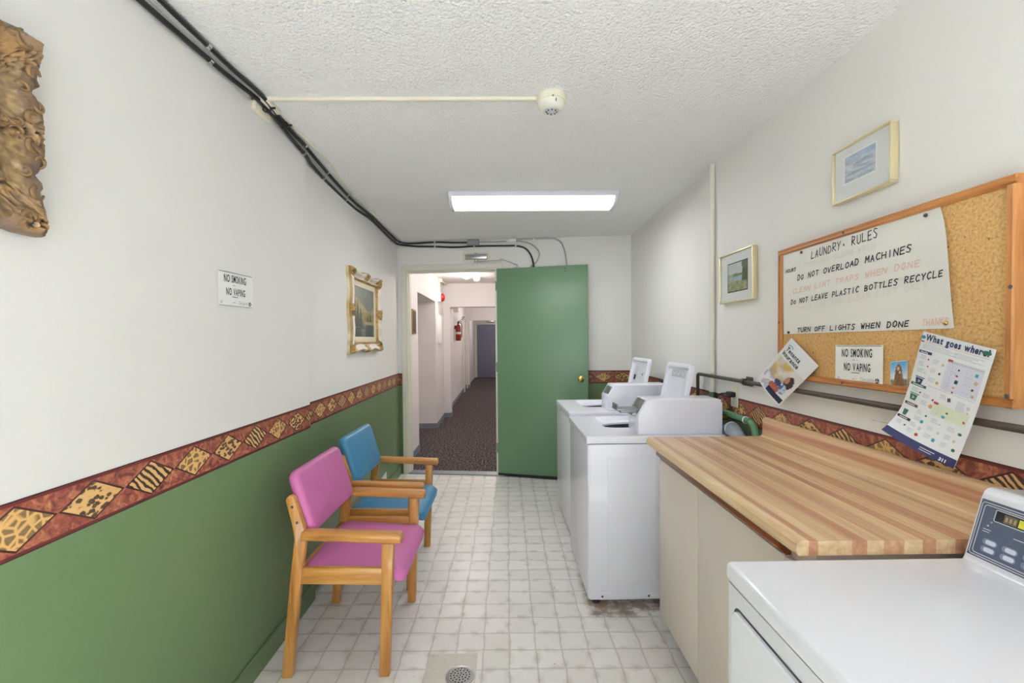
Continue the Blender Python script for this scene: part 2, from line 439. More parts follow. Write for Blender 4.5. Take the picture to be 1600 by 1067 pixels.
def text_geo(s, size=1.0, xs=1.0, bold=0.0, align='LEFT', shear=0.0, space=1.0):
    cu = bpy.data.curves.new('t', 'FONT'); cu.body = s; cu.size = size; cu.offset = bold; cu.align_x = align; cu.shear = shear; cu.space_character = space; cu.resolution_u = 3
    o = bpy.data.objects.new('t', cu); COL.objects.link(o)
    dg = bpy.context.evaluated_depsgraph_get(); dg.update()
    me = bpy.data.meshes.new_from_object(o.evaluated_get(dg))
    V = [(v.co.x*xs, v.co.y) for v in me.vertices]; Fc = [list(p.vertices) for p in me.polygons]
    bpy.data.objects.remove(o); bpy.data.curves.remove(cu); bpy.data.meshes.remove(me)
    return V, Fc
class Sheet:
    """a printed sheet: flat artwork in (u, v), u to the right and v up from its lower left corner, bent by map(u, v, h)"""
    def __init__(s, w, h, mats): s.w, s.h, s.mats, s.bm = w, h, list(mats), nb()
    def mi(s, m):
        if m not in s.mats: s.mats.append(m)
        return s.mats.index(m)
    def poly(s, pts, m, lift=1):
        vs = [s.bm.verts.new((p[0], p[1], lift*0.0005)) for p in pts]
        f = s.bm.faces.new(vs); f.material_index = s.mi(m); return f
    def rect(s, x0, y0, x1, y1, m, lift=1, rot=0, n=1):
        cx, cy = (x0+x1)/2, (y0+y1)/2; c, sn = math.cos(rot), math.sin(rot)
        R = lambda x, y: (cx+(x-cx)*c-(y-cy)*sn, cy+(x-cx)*sn+(y-cy)*c)
        nx = max(n, int(math.ceil((x1-x0)/0.012))) if s.w < 0.3 else n; ny = max(1, int(math.ceil((y1-y0)/0.012))) if s.w < 0.3 else 1
        for k in range(nx):
            a, b = x0+(x1-x0)*k/nx, x0+(x1-x0)*(k+1)/nx
            for j in range(ny):
                c0, c1 = y0+(y1-y0)*j/ny, y0+(y1-y0)*(j+1)/ny; s.poly([R(a, c0), R(b, c0), R(b, c1), R(a, c1)], m, lift)
    def disc(s, x, y, rx, ry, m, lift=1, n=12):
        s.poly([(x+rx*math.cos(2*PI*k/n), y+ry*math.sin(2*PI*k/n)) for k in range(n)], m, lift)
    def text(s, t, x, y, size, m, xs=1.0, bold=0.0, align='LEFT', rot=0, shear=0, lift=2, space=1.0, fit=None):
        V, Fc = text_geo(t, size, xs, bold, align, shear, space)
        if fit: kx = fit/(max(v[0] for v in V)-min(v[0] for v in V)); V = [(v[0]*kx, v[1]) for v in V]
        c, sn = math.cos(rot), math.sin(rot); k = s.mi(m)
        vs = [s.bm.verts.new((x+a*c-b*sn, y+a*sn+b*c, lift*0.0005)) for a, b in V]
        for f in Fc:
            try: fc = s.bm.faces.new([vs[i] for i in f]); fc.material_index = k
            except ValueError: pass
    def stroke(s, pts, wd, m, lift=2):
        for a, b in zip(pts, pts[1:]):
            d = Vector((b[0]-a[0], b[1]-a[1])); L = d.length
            if L < 1e-6: continue
            d /= L; nrm = Vector((-d.y, d.x))*wd/2; e = d*wd*0.35
            s.poly([(a[0]-e.x-nrm.x, a[1]-e.y-nrm.y), (b[0]+e.x-nrm.x, b[1]+e.y-nrm.y), (b[0]+e.x+nrm.x, b[1]+e.y+nrm.y), (a[0]-e.x+nrm.x, a[1]-e.y+nrm.y)], m, lift)
    def block(s, t, xc, y, size, m, fit, bold=0.0, gap=0.10, lift=2):
        gl = []
        for ch in t:
            if ch == ' ': gl.append((None, None, 0.30*size)); continue
            V, Fc = text_geo(ch, size, 1.0, bold); x0 = min(v[0] for v in V); wd = max(v[0] for v in V)-x0
            gl.append(([(v[0]-x0, v[1]) for v in V], Fc, wd))
        tot = sum(g_[2] for g_ in gl); n = len(gl); g0 = gap*fit/n; kx = (fit-g0*(n-1))/tot; x = xc-fit/2; k = s.mi(m)
        for V, Fc, wd in gl:
            if V:
                vs = [s.bm.verts.new((x+a*kx, y+c, lift*0.0005)) for a, c in V]
                for f in Fc:
                    try: fc = s.bm.faces.new([vs[i] for i in f]); fc.material_index = k
                    except ValueError: pass
            x += wd*kx+g0
    def lines(s, x0, x1, ytop, n, gap, m, th=0.0012, jag=0.25):
        for k in range(n):
            L = (x1-x0)*(1-jag*random.random()); s.rect(x0, ytop-k*gap-th, x0+L, ytop-k*gap, m)
    def picture(s, x0, y0, x1, y1, nx, ny, fn, m='printed picture', lift=1):
        lay = s.bm.loops.layers.color.get('paint') or s.bm.loops.layers.color.new('paint'); k = s.mi(m)
        gv = [[s.bm.verts.new((x0+(x1-x0)*i/nx, y0+(y1-y0)*j/ny, lift*0.0005)) for i in range(nx+1)] for j in range(ny+1)]
        cc = [[tuple(cl(q_) for q_ in fn(i/nx, j/ny))+(1,) for i in range(nx+1)] for j in range(ny+1)]
        for j in range(ny):
            for i in range(nx):
                f = s.bm.faces.new((gv[j][i], gv[j][i+1], gv[j+1][i+1], gv[j+1][i])); f.material_index = k
                for lp, (a, b) in zip(f.loops, ((i, j), (i+1, j), (i+1, j+1), (i, j+1))): lp[lay] = cc[b][a]
    def done(s, name, mapf, label, cat, group=None, parent=None, thick=0.0006, grid=14):
        n = grid; d = nb()
        for z in (0, -thick):
            gv = [[d.verts.new((s.w*i/n, s.h*j/n, z)) for i in range(n+1)] for j in range(n+1)]
            for j in range(n):
                for i in range(n): d.faces.new((gv[j][i], gv[j][i+1], gv[j+1][i+1], gv[j+1][i]) if z == 0 else (gv[j][i], gv[j+1][i], gv[j+1][i+1], gv[j][i+1]))
        bmesh.ops.remove_doubles(d, verts=d.verts[:], dist=1e-7)
        be = [e for e in d.edges if e.is_boundary]
        bmesh.ops.bridge_loops(d, edges=be)
        join(s.bm, d, 0)
        for v in s.bm.verts: v.co = mapf(v.co.x, v.co.y, v.co.z)
        org = mapf(s.w/2, 0, 0)
        o = obj(name, s.bm, s.mats, parent, None if parent else org, smooth=30)
        return tag(o, label, cat, group) if not parent else o

def cl(x, a=0.0, b=1.0): return max(a, min(b, x))
def lerp3(a, b, t): t = cl(t); return tuple(a[i]+(b[i]-a[i])*t for i in range(3))
def hx(h): h = h.lstrip('#'); return tuple(int(h[i:i+2], 16)/255 for i in (0, 2, 4))
def fbm(x, y, z=0.0, oct=4):
    s = 0; a = 0.5
    for k in range(oct): s += a*noise.noise(Vector((x, y, z+k*7.1))); x *= 2; y *= 2; a *= 0.5
    return s

# ------------------------------------------------------------------ the setting
H = 2.486; XL = -1.09; XR = 1.27
def st(name, bm, mats, label, cat='wall', origin=(0, 0, 0), smooth=0):
    o = obj(name, bm, mats, None, origin, smooth); o['kind'] = 'structure'; o['label'] = label; o['category'] = cat; return o
def bwy(x): return 4.787-0.11301*(x+0.121)
BN = Vector((-0.1123, -0.9937, 0))
def BW(x, z, n=0.0): return Vector((x+n*BN.x, bwy(x)+n*BN.y, z))
def bslab(bm, x0, x1, n0, n1, z0, z1, mi=0, bev=0):
    P = [BW(x0, 0, n0), BW(x1, 0, n0), BW(x1, 0, n1), BW(x0, 0, n1)]
    prism(bm, [(p.x, p.y) for p in P], 2, z0, z1, mi=mi, bev=bev)
ZS = 1.03
def twotone(bm, poly, zt=H):
    prism(bm, poly, 2, 0, ZS, mi=1); prism(bm, poly, 2, ZS, zt, mi=0)
CG = ['cream paint', 'green paint']
b = nb(); twotone(b, [(XL, WY), (XL, 2.515), (XL-0.2, 2.515), (XL-0.2, WY)])
twotone(b, [(-1.123, 2.515), (-1.167, 5.02), (-1.29, 5.02), (-1.29, 2.515)])
st('wall_left', b, CG, 'cream and green two-tone wall behind the pink and blue armchairs')
b = nb(); twotone(b, [(XR, WY), (XR+0.15, WY), (XR+0.15, 4.75), (XR, 4.75)])
st('wall_right', b, ['cream paint scuffed', 'green paint'], 'cream wall carrying the cork notice board')
DX0, DX1, DH = -1.076, -0.108, 2.186
b = nb()
for x0, x1 in ((-1.29, DX0), (DX1, 1.42)):
    bslab(b, x0, x1, -0.12, 0, 0, ZS, 1); bslab(b, x0, x1, -0.12, 0, ZS, H, 0)
bslab(b, DX0, DX1, -0.12, 0, DH, H, 0)
st('wall_back', b, CG, 'cream end wall around the corridor doorway')
b = nb()
for (x0, x1, z0, z1) in ((-1.3, WIN[0], 0, H), (WIN[1], 1.42, 0, H), (WIN[0], WIN[1], 0, WIN[2]), (WIN[0], WIN[1], WIN[3], H)):
    box(b, (x0, WY-0.15, z0), (x1, WY, z1))
st('wall_front', b, 'cream paint', 'cream wall with the big window, behind the camera')
b = nb()
for (x0, x1, z0, z1) in ((WIN[0], WIN[1], WIN[2], WIN[2]+0.05), (WIN[0], WIN[1], WIN[3]-0.05, WIN[3]), (WIN[0], WIN[0]+0.05, WIN[2], WIN[3]), (WIN[1]-0.05, WIN[1], WIN[2], WIN[3]), (0.07, 0.11, WIN[2], WIN[3])):
    box(b, (x0, WY-0.1, z0), (x1, WY-0.05, z1), 0.004)
w1 = st('window_1', b, 'white trim', 'white framed window behind the camera', 'window', (0.09, WY-0.08, WIN[2]))
b = nb(); b.faces.new([b.verts.new(p_) for p_ in ((WIN[1]-0.04, WY-0.076, WIN[2]+0.04), (WIN[0]+0.04, WY-0.076, WIN[2]+0.04), (WIN[0]+0.04, WY-0.076, WIN[3]-0.04), (WIN[1]-0.04, WY-0.076, WIN[3]-0.04))]); obj('pane', b, 'thin glass', w1, smooth=0)
b = nb(); P = [(-1.3, WY-0.15), (1.42, WY-0.15), (1.42, bwy(1.42)+0.06), (-1.3, bwy(-1.3)+0.06)]
prism(b, P, 2, H, H+0.1); st('ceiling', b, 'stipple ceiling', 'stippled white laundry room ceiling', 'ceiling')
b = nb(); prism(b, P, 2, -0.1, 0); st('floor', b, 'tile pattern vinyl', 'beige small-tile vinyl laundry room floor', 'floor')
b = nb(); Q = [(-2.4, bwy(-2.4)+0.06), (1.42, bwy(1.42)+0.06), (1.42, 18), (-2.4, 18)]
prism(b, Q, 2, -0.1, 0); st('floor_hallway', b, 'speckled carpet', 'dark speckled corridor carpet beyond the doorway', 'floor')
b = nb(); prism(b, Q, 2, H+0.01, H+0.1); st('ceiling_hallway', b, 'hall paint', 'corridor ceiling beyond the doorway', 'ceiling')
# baseboard of the left wall, painted green with it
b = nb(); prism(b, [(XL, WY), (XL+0.014, WY), (XL+0.014, 2.515), (XL, 2.515)], 2, 0, 0.095, bev=0.004)
prism(b, [(-1.124, 2.515), (-1.109, 2.515), (-1.151, 4.90), (-1.166, 4.90)], 2, 0, 0.095, bev=0.004)
st('baseboard_left', b, 'green paint', 'green painted baseboard under the left wall', 'baseboard')
# animal print border strips
def strip(name, segs, label):
    bm = nb(); ul = bm.loops.layers.uv.new('UVMap'); u0 = segs[0][2]
    for (p, q, ua, ub, z0, z1, nrm) in segs:
        nr = Vector(nrm)*0.0015; p = Vector(p); q = Vector(q)
        v = [Vector((p.x, p.y, z0)), Vector((q.x, q.y, z0)), Vector((q.x, q.y, z1)), Vector((p.x, p.y, z1))]
        fr = [bm.verts.new(a+nr) for a in v]; bk = [bm.verts.new(a-nr*0.2) for a in v]
        f = bm.faces.new(fr); 
        for lp, uvv in zip(f.loops, ((ua, 0), (ub, 0), (ub, 1), (ua, 1))): lp[ul].uv = uvv
        for k in range(4):
            g_ = bm.faces.new((fr[k], fr[(k+1) % 4], bk[(k+1) % 4], bk[k]))
            for lp in g_.loops: lp[ul].uv = (ua, 0.99)
    return st(name, bm, 'animal print border', label, 'wallpaper border')
U = lambda y: y-1.2+0.1925/2
strip('trim_1', [((XL, WY), (XL, 2.515), U(WY), U(2.515), 0.957, 1.085, (1, 0, 0)),
                 ((-1.123, 2.515), (-1.1652, 4.9055), U(2.515), U(4.9), 0.957, 1.087, (1, 0, 0)),
                 ((-1.1652, bwy(-1.1652)), (-1.124, bwy(-1.124)), U(4.9), U(4.943), 0.955, 1.083, BN)], 'animal print wallpaper border along the left wall')
strip('trim_2', [((-0.03, bwy(-0.03)), (XR, bwy(XR)), 0.03, 1.34, 0.981, 1.113, BN)], 'animal print wallpaper border on the end wall beside the green door')
strip('trim_3', [((XR, WY), (XR, 4.63), 8.16, 8.16+WY-4.63, 0.973, 1.101, (-1, 0, 0))], 'animal print wallpaper border on the right wall above the countertop')
# door casing, jamb, threshold
b = nb()
bslab(b, DX0-0.048, DX0, 0, 0.016, 0, DH+0.05, bev=0.004); bslab(b, DX1, DX1+0.07, 0, 0.012, 0, DH+0.05, bev=0.004)
bslab(b, DX0-0.048, DX1+0.07, 0, 0.0165, DH-0.004, DH+0.052, bev=0.004)
bslab(b, DX0, DX0+0.014, -0.13, 0.004, 0, DH); bslab(b, DX1-0.012, DX1, -0.13, 0.0, 0, DH); bslab(b, DX0, DX1, -0.13, 0.004, DH-0.012, DH)
bslab(b, DX0+0.01, DX0+0.020, -0.08, -0.045, 0, DH); bslab(b, DX0, DX1, -0.08, -0.045, DH-0.026, DH-0.01)
st('trim_4', b, 'white trim', 'cream door casing around the corridor doorway', 'door frame')
b = nb(); bslab(b, DX0, DX1, -0.11, 0.012, 0.0, 0.012, bev=0.003); st('trim_5', b, 'threshold metal', 'grey metal threshold strip under the doorway', 'threshold')

# green door leaf standing open against the end wall
A = Vector((-0.104, 4.772, 0)); Bp = Vector((0.806, 4.527, 0)); ex = (Bp-A).normalized(); ey = Vector((-ex.y, ex.x, 0)); DL = (Bp-A).length
DM = frame_mat(A, ex, ey, (0, 0, 1))
b = nb(); box(b, (0, 0, 0.012), (DL, 0.042, 2.178), 0.002, mat=DM)
door = st('door_1', b, 'green door paint', 'green flush door standing open in front of the end wall', 'door', A, 40)
b = nb(); box(b, (0.003, -0.006, 0.012), (DL-0.003, 0.0, 0.034), 0.002, mat=DM); o = obj('door_sweep', b, 'black rubber', door); o['label'] = 'black rubber sweep'
b = nb(); km = frame_mat(DM @ Vector((DL-0.07, 0, 1.034)), ex, Vector((0, 0, 1)), -ey)
lathe(b, [(0, 0), (0.032, 0), (0.032, 0.004), (0.026, 0.008), (0.011, 0.012), (0.010, 0.03), (0.014, 0.035), (0.024, 0.042), (0.027, 0.052), (0.024, 0.063), (0.014, 0.069), (0.009, 0.070), (0.008, 0.067), (0, 0.067)], 28, km)
o = obj('door_knob', b, 'brass', door); o['label'] = 'round brass knob'
for z in (0.25, 1.1, 1.95):
    b = nb(); box(b, (-0.012, -0.004, z), (0.004, 0.012, z+0.1), 0.002, mat=DM); obj('hinge', b, 'green door paint', door)
# corridor
b = nb(); HX = -1.16; ZT = H+0.02
def pz(poly, z0, z1): prism(b, poly, 2, z0, z1)
pz([(HX, 5.04), (HX, 5.95), (HX-0.1, 5.95), (HX-0.1, 5.04)], 0, ZT)
pz([(HX, 5.95), (HX, 7.43), (HX-0.1, 7.43), (HX-0.1, 5.95)], 2.07, ZT)
pz([(HX-0.1, 5.85), (HX-0.1, 5.95), (-1.9, 5.95), (-1.9, 5.85)], 0, ZT); pz([(-1.9, 5.85), (-1.9, 7.53), (-2.0, 7.53), (-2.0, 5.85)], 0, ZT)
pz([(HX, 7.43), (-1.9, 7.43), (-1.9, 7.53), (HX, 7.53)], 0, ZT)
pz([(HX-0.1, 5.95), (HX-0.1, 7.43), (-1.9, 7.43), (-1.9, 5.95)], 2.07, 2.2)
pz([(HX, 7.53), (HX-0.02, 8.5), (HX-0.15, 8.5), (HX-0.15, 7.53)], 0, ZT)
pz([(-1.33, 8.5), (-1.056, 8.5), (-1.056, 8.7), (-1.33, 8.7)], 0, ZT)
pz([(-1.18, 8.7), (-1.26, 13.83), (-1.4, 13.83), (-1.4, 8.7)], 0, ZT)
pz([(-1.4, 13.83), (-1.139, 13.83), (-1.139, 14.0), (-1.4, 14.0)], 0, ZT)
pz([(-1.25, 14.0), (-1.25, 17.7), (-1.4, 17.7), (-1.4, 14.0)], 0, ZT)
st('wall_hallway_left', b, 'hall paint', 'corridor wall with a recess, seen through the doorway')
b = nb(); pz([(-1.056, 8.5), (0.7, 8.5), (0.7, 8.7), (-1.056, 8.7)], 2.06, ZT); st('wall_hallway_header', b, 'hall paint', 'beam over the corridor at the near pillar')
b = nb(); pz([(-1.139, 13.83), (0.7, 13.83), (0.7, 14.0), (-1.139, 14.0)], 2.04, ZT); st('wall_hallway_far_header', b, 'hall paint', 'second beam far down the corridor')
b = nb(); pz([(0.55, 4.9), (0.7, 4.9), (0.7, 17.9), (0.55, 17.9)], 0, ZT); st('wall_hallway_right', b, 'hall paint', 'corridor wall hidden by the green door')
b = nb(); pz([(-1.4, 17.7), (0.7, 17.7), (0.7, 17.9), (-1.4, 17.9)], 0, ZT); st('wall_hallway_end', b, 'hall paint', 'end wall of the corridor')
b = nb(); box(b, (-1.16, 17.66, 0), (-0.24, 17.7, 2.04), 0.003); d2 = st('door_2', b, 'blue grey door', 'blue-grey door closing the far end of the corridor', 'door', (-0.7, 17.68, 0))
b = nb(); lathe(b, [(0, 0), (0.03, 0), (0.012, 0.01), (0.012, 0.04), (0.028, 0.05), (0.02, 0.07), (0, 0.075)], 16, frame_mat((-0.40, 17.66, 1.0), (1, 0, 0), (0, 0, 1), (0, -1, 0))); obj('door_knob', b, 'dark print', d2)
b = nb()
for lo, hi in (((-1.25, 17.64, 0), (-1.165, 17.7, 2.12)), ((-0.235, 17.64, 0), (-0.15, 17.7, 2.12)), ((-1.165, 17.64, 2.045), (-0.235, 17.7, 2.12))): box(b, lo, hi, 0.004)
st('trim_6', b, 'white trim', 'white casing around the far corridor door', 'door frame')
b = nb()
for lo, hi in (((-1.20, 12.6, 0), (-1.17, 12.68, 2.1)), ((-1.21, 13.55, 0), (-1.18, 13.63, 2.1)), ((-1.21, 12.6, 2.04), (-1.17, 13.63, 2.1))): box(b, lo, hi, 0.004)
st('trim_7', b, 'white trim', 'white casing on the corridor wall beyond the extinguisher', 'door frame')
b = nb()
for poly in ([(HX, 5.05), (HX+0.012, 5.05), (HX+0.012, 5.95), (HX, 5.95)], [(-1.9, 7.43), (-1.9, 7.418), (HX, 7.418), (HX, 7.43)], [(HX, 7.42), (HX+0.012, 7.42), (HX-0.008, 8.5), (HX-0.02, 8.5)],
             [(-1.18, 8.488), (-1.045, 8.488), (-1.045, 8.7), (-1.056, 8.7), (-1.056, 8.5), (-1.18, 8.5)], [(-1.18, 8.7), (-1.166, 8.7), (-1.246, 13.83), (-1.26, 13.83)], [(-1.26, 13.818), (-1.128, 13.818), (-1.128, 13.83), (-1.26, 13.83)]):
    prism(b, poly, 2, 0, 0.085)
st('baseboard_hallway', b, 'hall base', 'grey rubber baseboard along the corridor', 'baseboard')

# ------------------------------------------------------------------ lamps of the place
# wraparound fluorescent fixture
x0, x1, ya, yb = -0.405, 0.800, 3.235, 3.52
t = thing('ceiling_light', 'long white fluorescent fixture glowing on the stippled ceiling', 'ceiling light', ((x0+x1)/2, (ya+yb)/2, H))
b = nb(); box(b, (x0, ya, H-0.034), (x1, yb, H), 0.003); obj('housing', b, 'white enamel', t)
b = nb(); prism(b, [(ya+0.006, H-0.034), (yb-0.006, H-0.034), (yb-0.03, H-0.066), (yb-0.075, H-0.084), (ya+0.075, H-0.084), (ya+0.03, H-0.066)], 0, x0+0.02, x1-0.02, bev=0.004); obj('diffuser', b, 'lit diffuser', t)
for xa, s in ((x0, 1), (x1, -1)):
    b = nb(); prism(b, [(ya, H-0.034), (yb, H-0.034), (yb-0.03, H-0.068), (yb-0.075, H-0.087), (ya+0.075, H-0.087), (ya+0.03, H-0.068)], 0, xa, xa+s*0.022, bev=0.003); obj('end_cap', b, 'white enamel', t)
area('fluorescent_tubes', ((x0+x1)/2, (ya+yb)/2, H-0.095), (0, 0, 0), 1.15, 0.2, 7.8, (0.97, 0.985, 1.0))
# corridor lamps
def hall_lamp(x, y, p, label):
    t = thing('dome_light', label, 'ceiling light', (x, y, H+0.01), 'corridor dome lights')
    b = nb(); lathe(b, [(0, 0), (0.10, 0), (0.10, -0.02), (0.085, -0.025), (0, -0.025)], 28, Matrix.Translation((x, y, H+0.01))); obj('base', b, 'white enamel', t)
    b = nb(); lathe(b, [(0.065, -0.024), (0.062, -0.045), (0.048, -0.06), (0.025, -0.07), (0, -0.073)], 28, Matrix.Translation((x, y, H+0.01))); obj('globe', b, 'hall lamp glow', t)
    l = bpy.data.lights.new('dome_bulb', 'POINT'); l.energy = p; l.color = (1, 0.94, 0.88); l.shadow_soft_size = 0.12
    lo = bpy.data.objects.new('dome_bulb', l); COL.objects.link(lo); lo.location = (x, y, H-0.14)
hall_lamp(-0.641, 7.35, 11, 'bright dome light on the corridor ceiling before the beam')
hall_lamp(-0.1, 12.2, 18, 'dome light further down the corridor behind the beam')
hall_lamp(0.0, 5.75, 14, 'added dome light on the corridor ceiling just past the doorway, out of view')  # added lamp, out of view above the door header, brightens the near corridor
hall_lamp(0.1, 9.5, 10, 'added dome light hidden behind the near corridor beam')  # added unseen lamp, evens out the light along the corridor
hall_lamp(-0.3, 15.8, 12, 'dome light at the far end of the corridor')

# ------------------------------------------------------------------ armchairs
def armchair(name, vinyl, y0, y1, dx, label):
    """wall on the -x side; y0/y1 are the outer faces of its two sides"""
    t = thing(name, label, 'armchair', (-0.72+dx, (y0+y1)/2, 0), 'armchairs along the green wall')
    def X(p): return [(x+dx, z) for x, z in p]
    rear = X([(-0.972, 0.0), (-0.928, 0.0), (-0.884, 0.40), (-0.857, 0.60), (-0.868, 0.66), (-0.903, 0.772), (-0.916, 0.784), (-0.932, 0.778), (-0.940, 0.762), (-0.915, 0.66), (-0.906, 0.60), (-0.930, 0.40)])
    front = X([(-0.557, 0.0), (-0.513, 0.0), (-0.488, 0.574), (-0.538, 0.574)])
    for s, ya in ((1, y0), (-1, y1)):
        yb = ya+s*0.034
        b = nb(); prism(b, rear, 1, ya, yb, bev=0.006); lg = obj('leg', b, 'oak upright', t)
        for z, xx in ((0.735, -0.911), (0.668, -0.892)):
            b = nb(); lathe(b, [(0, 0.0012), (0.0045, 0.0012), (0.006, 0.0), (0, 0)], 12, frame_mat((xx+dx, ya, z), (1, 0, 0), (0, 0, 1), (0, -s, 0))); obj('bolt', b, 'dark print', lg)
        b = nb(); prism(b, front, 1, ya, yb, bev=0.006); obj('leg', b, 'oak upright', t)
        b = nb(); yc = ya+s*0.017
        prism(b, X([(-0.878, 0.594), (-0.458, 0.573), (-0.452, 0.580), (-0.452, 0.605), (-0.460, 0.613), (-0.872, 0.632)]), 1, yc-0.028, yc+0.028, bev=0.009, seg=3); obj('armrest', b, 'oak lengthwise', t)
        b = nb(); prism(b, X([(-0.898, 0.403), (-0.535, 0.394), (-0.535, 0.466), (-0.890, 0.474)]), 1, ya+s*0.004, ya+s*0.028, bev=0.004); obj('side_rail', b, 'oak lengthwise', t)
    b = nb(); box(b, (-0.535+dx, y0+0.03, 0.375), (-0.511+dx, y1-0.03, 0.425), 0.004); obj('front_rail', b, 'oak crosswise', t)
    b = nb(); box(b, (-0.915+dx, y0+0.03, 0.39), (-0.893+dx, y1-0.03, 0.45), 0.004); obj('rear_rail', b, 'oak crosswise', t)
    ys = (y0+y1)/2; w = (y1-y0)-0.076
    # seat: padded, waterfall front edge, rounded corners
    b = nb(); L = 0.452; cushion(b, L, w, 0.056, Matrix.Identity(4), 0.026, 0.014, 0.05)
    for v in b.verts:
        u = v.co.x/L+0.5; fr = max(0, (u-0.68)/0.32); v.co.z += -0.038*fr**2.2-0.010*u; v.co.x += -0.010*fr**2*(1 if v.co.z < -0.03 else 0)
        v.co += Vector((-0.669+dx, ys, 0.439))
    obj('seat', b, vinyl, t, smooth=70)
    # backrest between the upright ends, leaning back
    a = math.atan2(0.075, 0.25); c = Vector((-0.893+dx, ys, 0.735))
    m = frame_mat(c, (0, 1, 0), (-math.sin(a), 0, math.cos(a)), (math.cos(a), 0, math.sin(a)))
    b = nb(); cushion(b, w+0.004, 0.282, 0.05, m, 0.02, 0.012, 0.045); obj('backrest', b, vinyl, t, smooth=70)
    return t
armchair('armchair', 'pink vinyl', 1.913, 2.497, 0.0, 'wooden armchair with pink vinyl seat and back, in front of the blue one')
armchair('armchair', 'blue vinyl', 2.585, 3.167, -0.033, 'wooden armchair with blue vinyl seat and back, behind the pink one')

# ------------------------------------------------------------------ washing machines
def washer(loc, rz, lidstyle, slide, label, w=0.655):
    t = thing('washing_machine', label, 'washing machine', (0, 0, 0), 'top-loading washers')
    D = 0.742; zt = 0.914; zb = 0.035
    b = nb(); box(b, (0.012, 0.0, zb), (D, w, zt-0.042), 0.004); b.normal_update(); bmesh.ops.delete(b, geom=[f for f in b.faces if f.normal.z > 0.9], context='FACES'); obj('cabinet', b, 'washer enamel', t)
    b = nb(); box(b, (0.0, 0.0, zb), (0.024, w, zt-0.041), 0.010, 3); obj('front_panel', b, 'washer enamel', t)
    b = nb()   # embossed rectangle on the near side
    for lo, hi in (((0.105, -0.0015, 0.115), (0.108, 0.001, 0.80)), ((0.362, -0.0015, 0.115), (0.365, 0.001, 0.80)), ((0.105, -0.0015, 0.112), (0.365, 0.001, 0.115)), ((0.105, -0.0015, 0.797), (0.365, 0.001, 0.80))): box(b, lo, hi, 0.0006)
    obj('side_emboss', b, 'washer enamel', t)
    b = nb(); box(b, (0.055, -0.004, zb+0.002), (0.68, 0.004, zb+0.04), 0.002); bs = obj('base_strip', b, 'washer enamel', t)
    for x in (0.075, 0.325):
        b = nb(); lathe(b, [(0, 0.002), (0.005, 0.002), (0.006, 0), (0, 0)], 12, frame_mat((x, -0.004, zb+0.02), (1, 0, 0), (0, 0, 1), (0, -1, 0))); obj('screw', b, 'dark print', bs)
    for x, y in ((0.05, 0.05), (0.05, w-0.05), (D-0.06, 0.05), (D-0.06, w-0.05)):
        b = nb(); lathe(b, [(0, 0), (0.022, 0), (0.024, 0.006), (0.02, 0.014), (0.010, 0.018), (0.010, 0.04), (0, 0.04)], 16, Matrix.Translation((x, y, 0))); obj('foot', b, 'black rubber', t)
    # top deck with a recessed lid well
    cx, cy, hw, rc = 0.375, (w+0.207)/2, 0.235, 0.05; ey_c = cy-0.045; erx, ery = 0.216, 0.158
    b = nb(); oc = (D/2-0.002, w/2); N = 72
    def se(ox, oy, a_, c_, n_):
        out = []
        for k in range(N):
            th = 2*PI*(k+0.5)/N; cs, sn = math.cos(th), math.sin(th)
            out.append((ox+a_*math.copysign(abs(cs)**(2/n_), cs), oy+c_*math.copysign(abs(sn)**(2/n_), sn)))
        return out
    per = se(oc[0], oc[1], (D+0.008)/2, (w+0.006)/2, 90)
    w1 = se(cx, cy, hw, w-0.03-cy, 7); w2 = se(cx, cy, hw-0.022, w-0.05-cy, 6); ci = se(cx, ey_c, erx, ery, 2.2)
    def ring(pts, z): return [b.verts.new((x, y, z)) for x, y in pts]
    loops = [ring(per, zt-0.038), ring(per, zt-0.006)]
    ins = [(oc[0]+(x-oc[0])*0.988, oc[1]+(y-oc[1])*0.988) for x, y in per]; loops.append(ring(ins, zt))
    loops += [ring(w1, zt), ring([(cx+(x-cx)*0.985, cy+(y-cy)*0.985) for x, y in w1], zt-0.004), ring(w2, zt-0.022), ring(ci, zt-0.026), ring([(cx+(x-cx)*0.99, ey_c+(y-ey_c)*0.99) for x, y in ci], zt-0.036)]
    for A_, B2 in zip(loops, loops[1:]):
        n = len(A_)
        for k in range(n): b.faces.new((A_[k], A_[(k+1) % n], B2[(k+1) % n], B2[k]))
    bmesh.ops.recalc_face_normals(b, faces=b.faces[:])
    obj('top_deck', b, 'washer enamel', t, smooth=35)
    b = nb(); box(b, (0.004, 0.003, zt-0.043), (D-0.004, w-0.003, zt-0.037)); b.normal_update(); bmesh.ops.delete(b, geom=[f for f in b.faces if abs(f.normal.z) > 0.9], context='FACES'); obj('deck_seam', b, 'seam', t, smooth=0)
    b = nb(); sc = Matrix.Translation((cx, ey_c, 0)) @ Matrix.Diagonal((erx*1.02, ery*1.02, 1, 1))
    lathe(b, [(1.0, zt-0.05), (1.03, zt-0.056), (0.96, zt-0.075), (0.98, zt-0.40), (0.5, zt-0.42), (0.0, zt-0.42)], 36, sc); tub = obj('tub', b, 'tub steel', t)
    b = nb(); lathe(b, [(1.0, zt-0.036), (0.985, zt-0.046), (0.955, zt-0.052), (0.96, zt-0.060), (1.02, zt-0.056)], 36, sc); obj('tub_ring', b, 'tub dark', tub)
    b = nb(); lathe(b, [(0.03, zt-0.42), (0.045, zt-0.2), (0.035, zt-0.09), (0.0, zt-0.085)], 16, Matrix.Translation((cx, ey_c, 0))); obj('agitator', b, 'white plastic', t)
    # coin meter case
    ya, yb = 0.038, 0.235
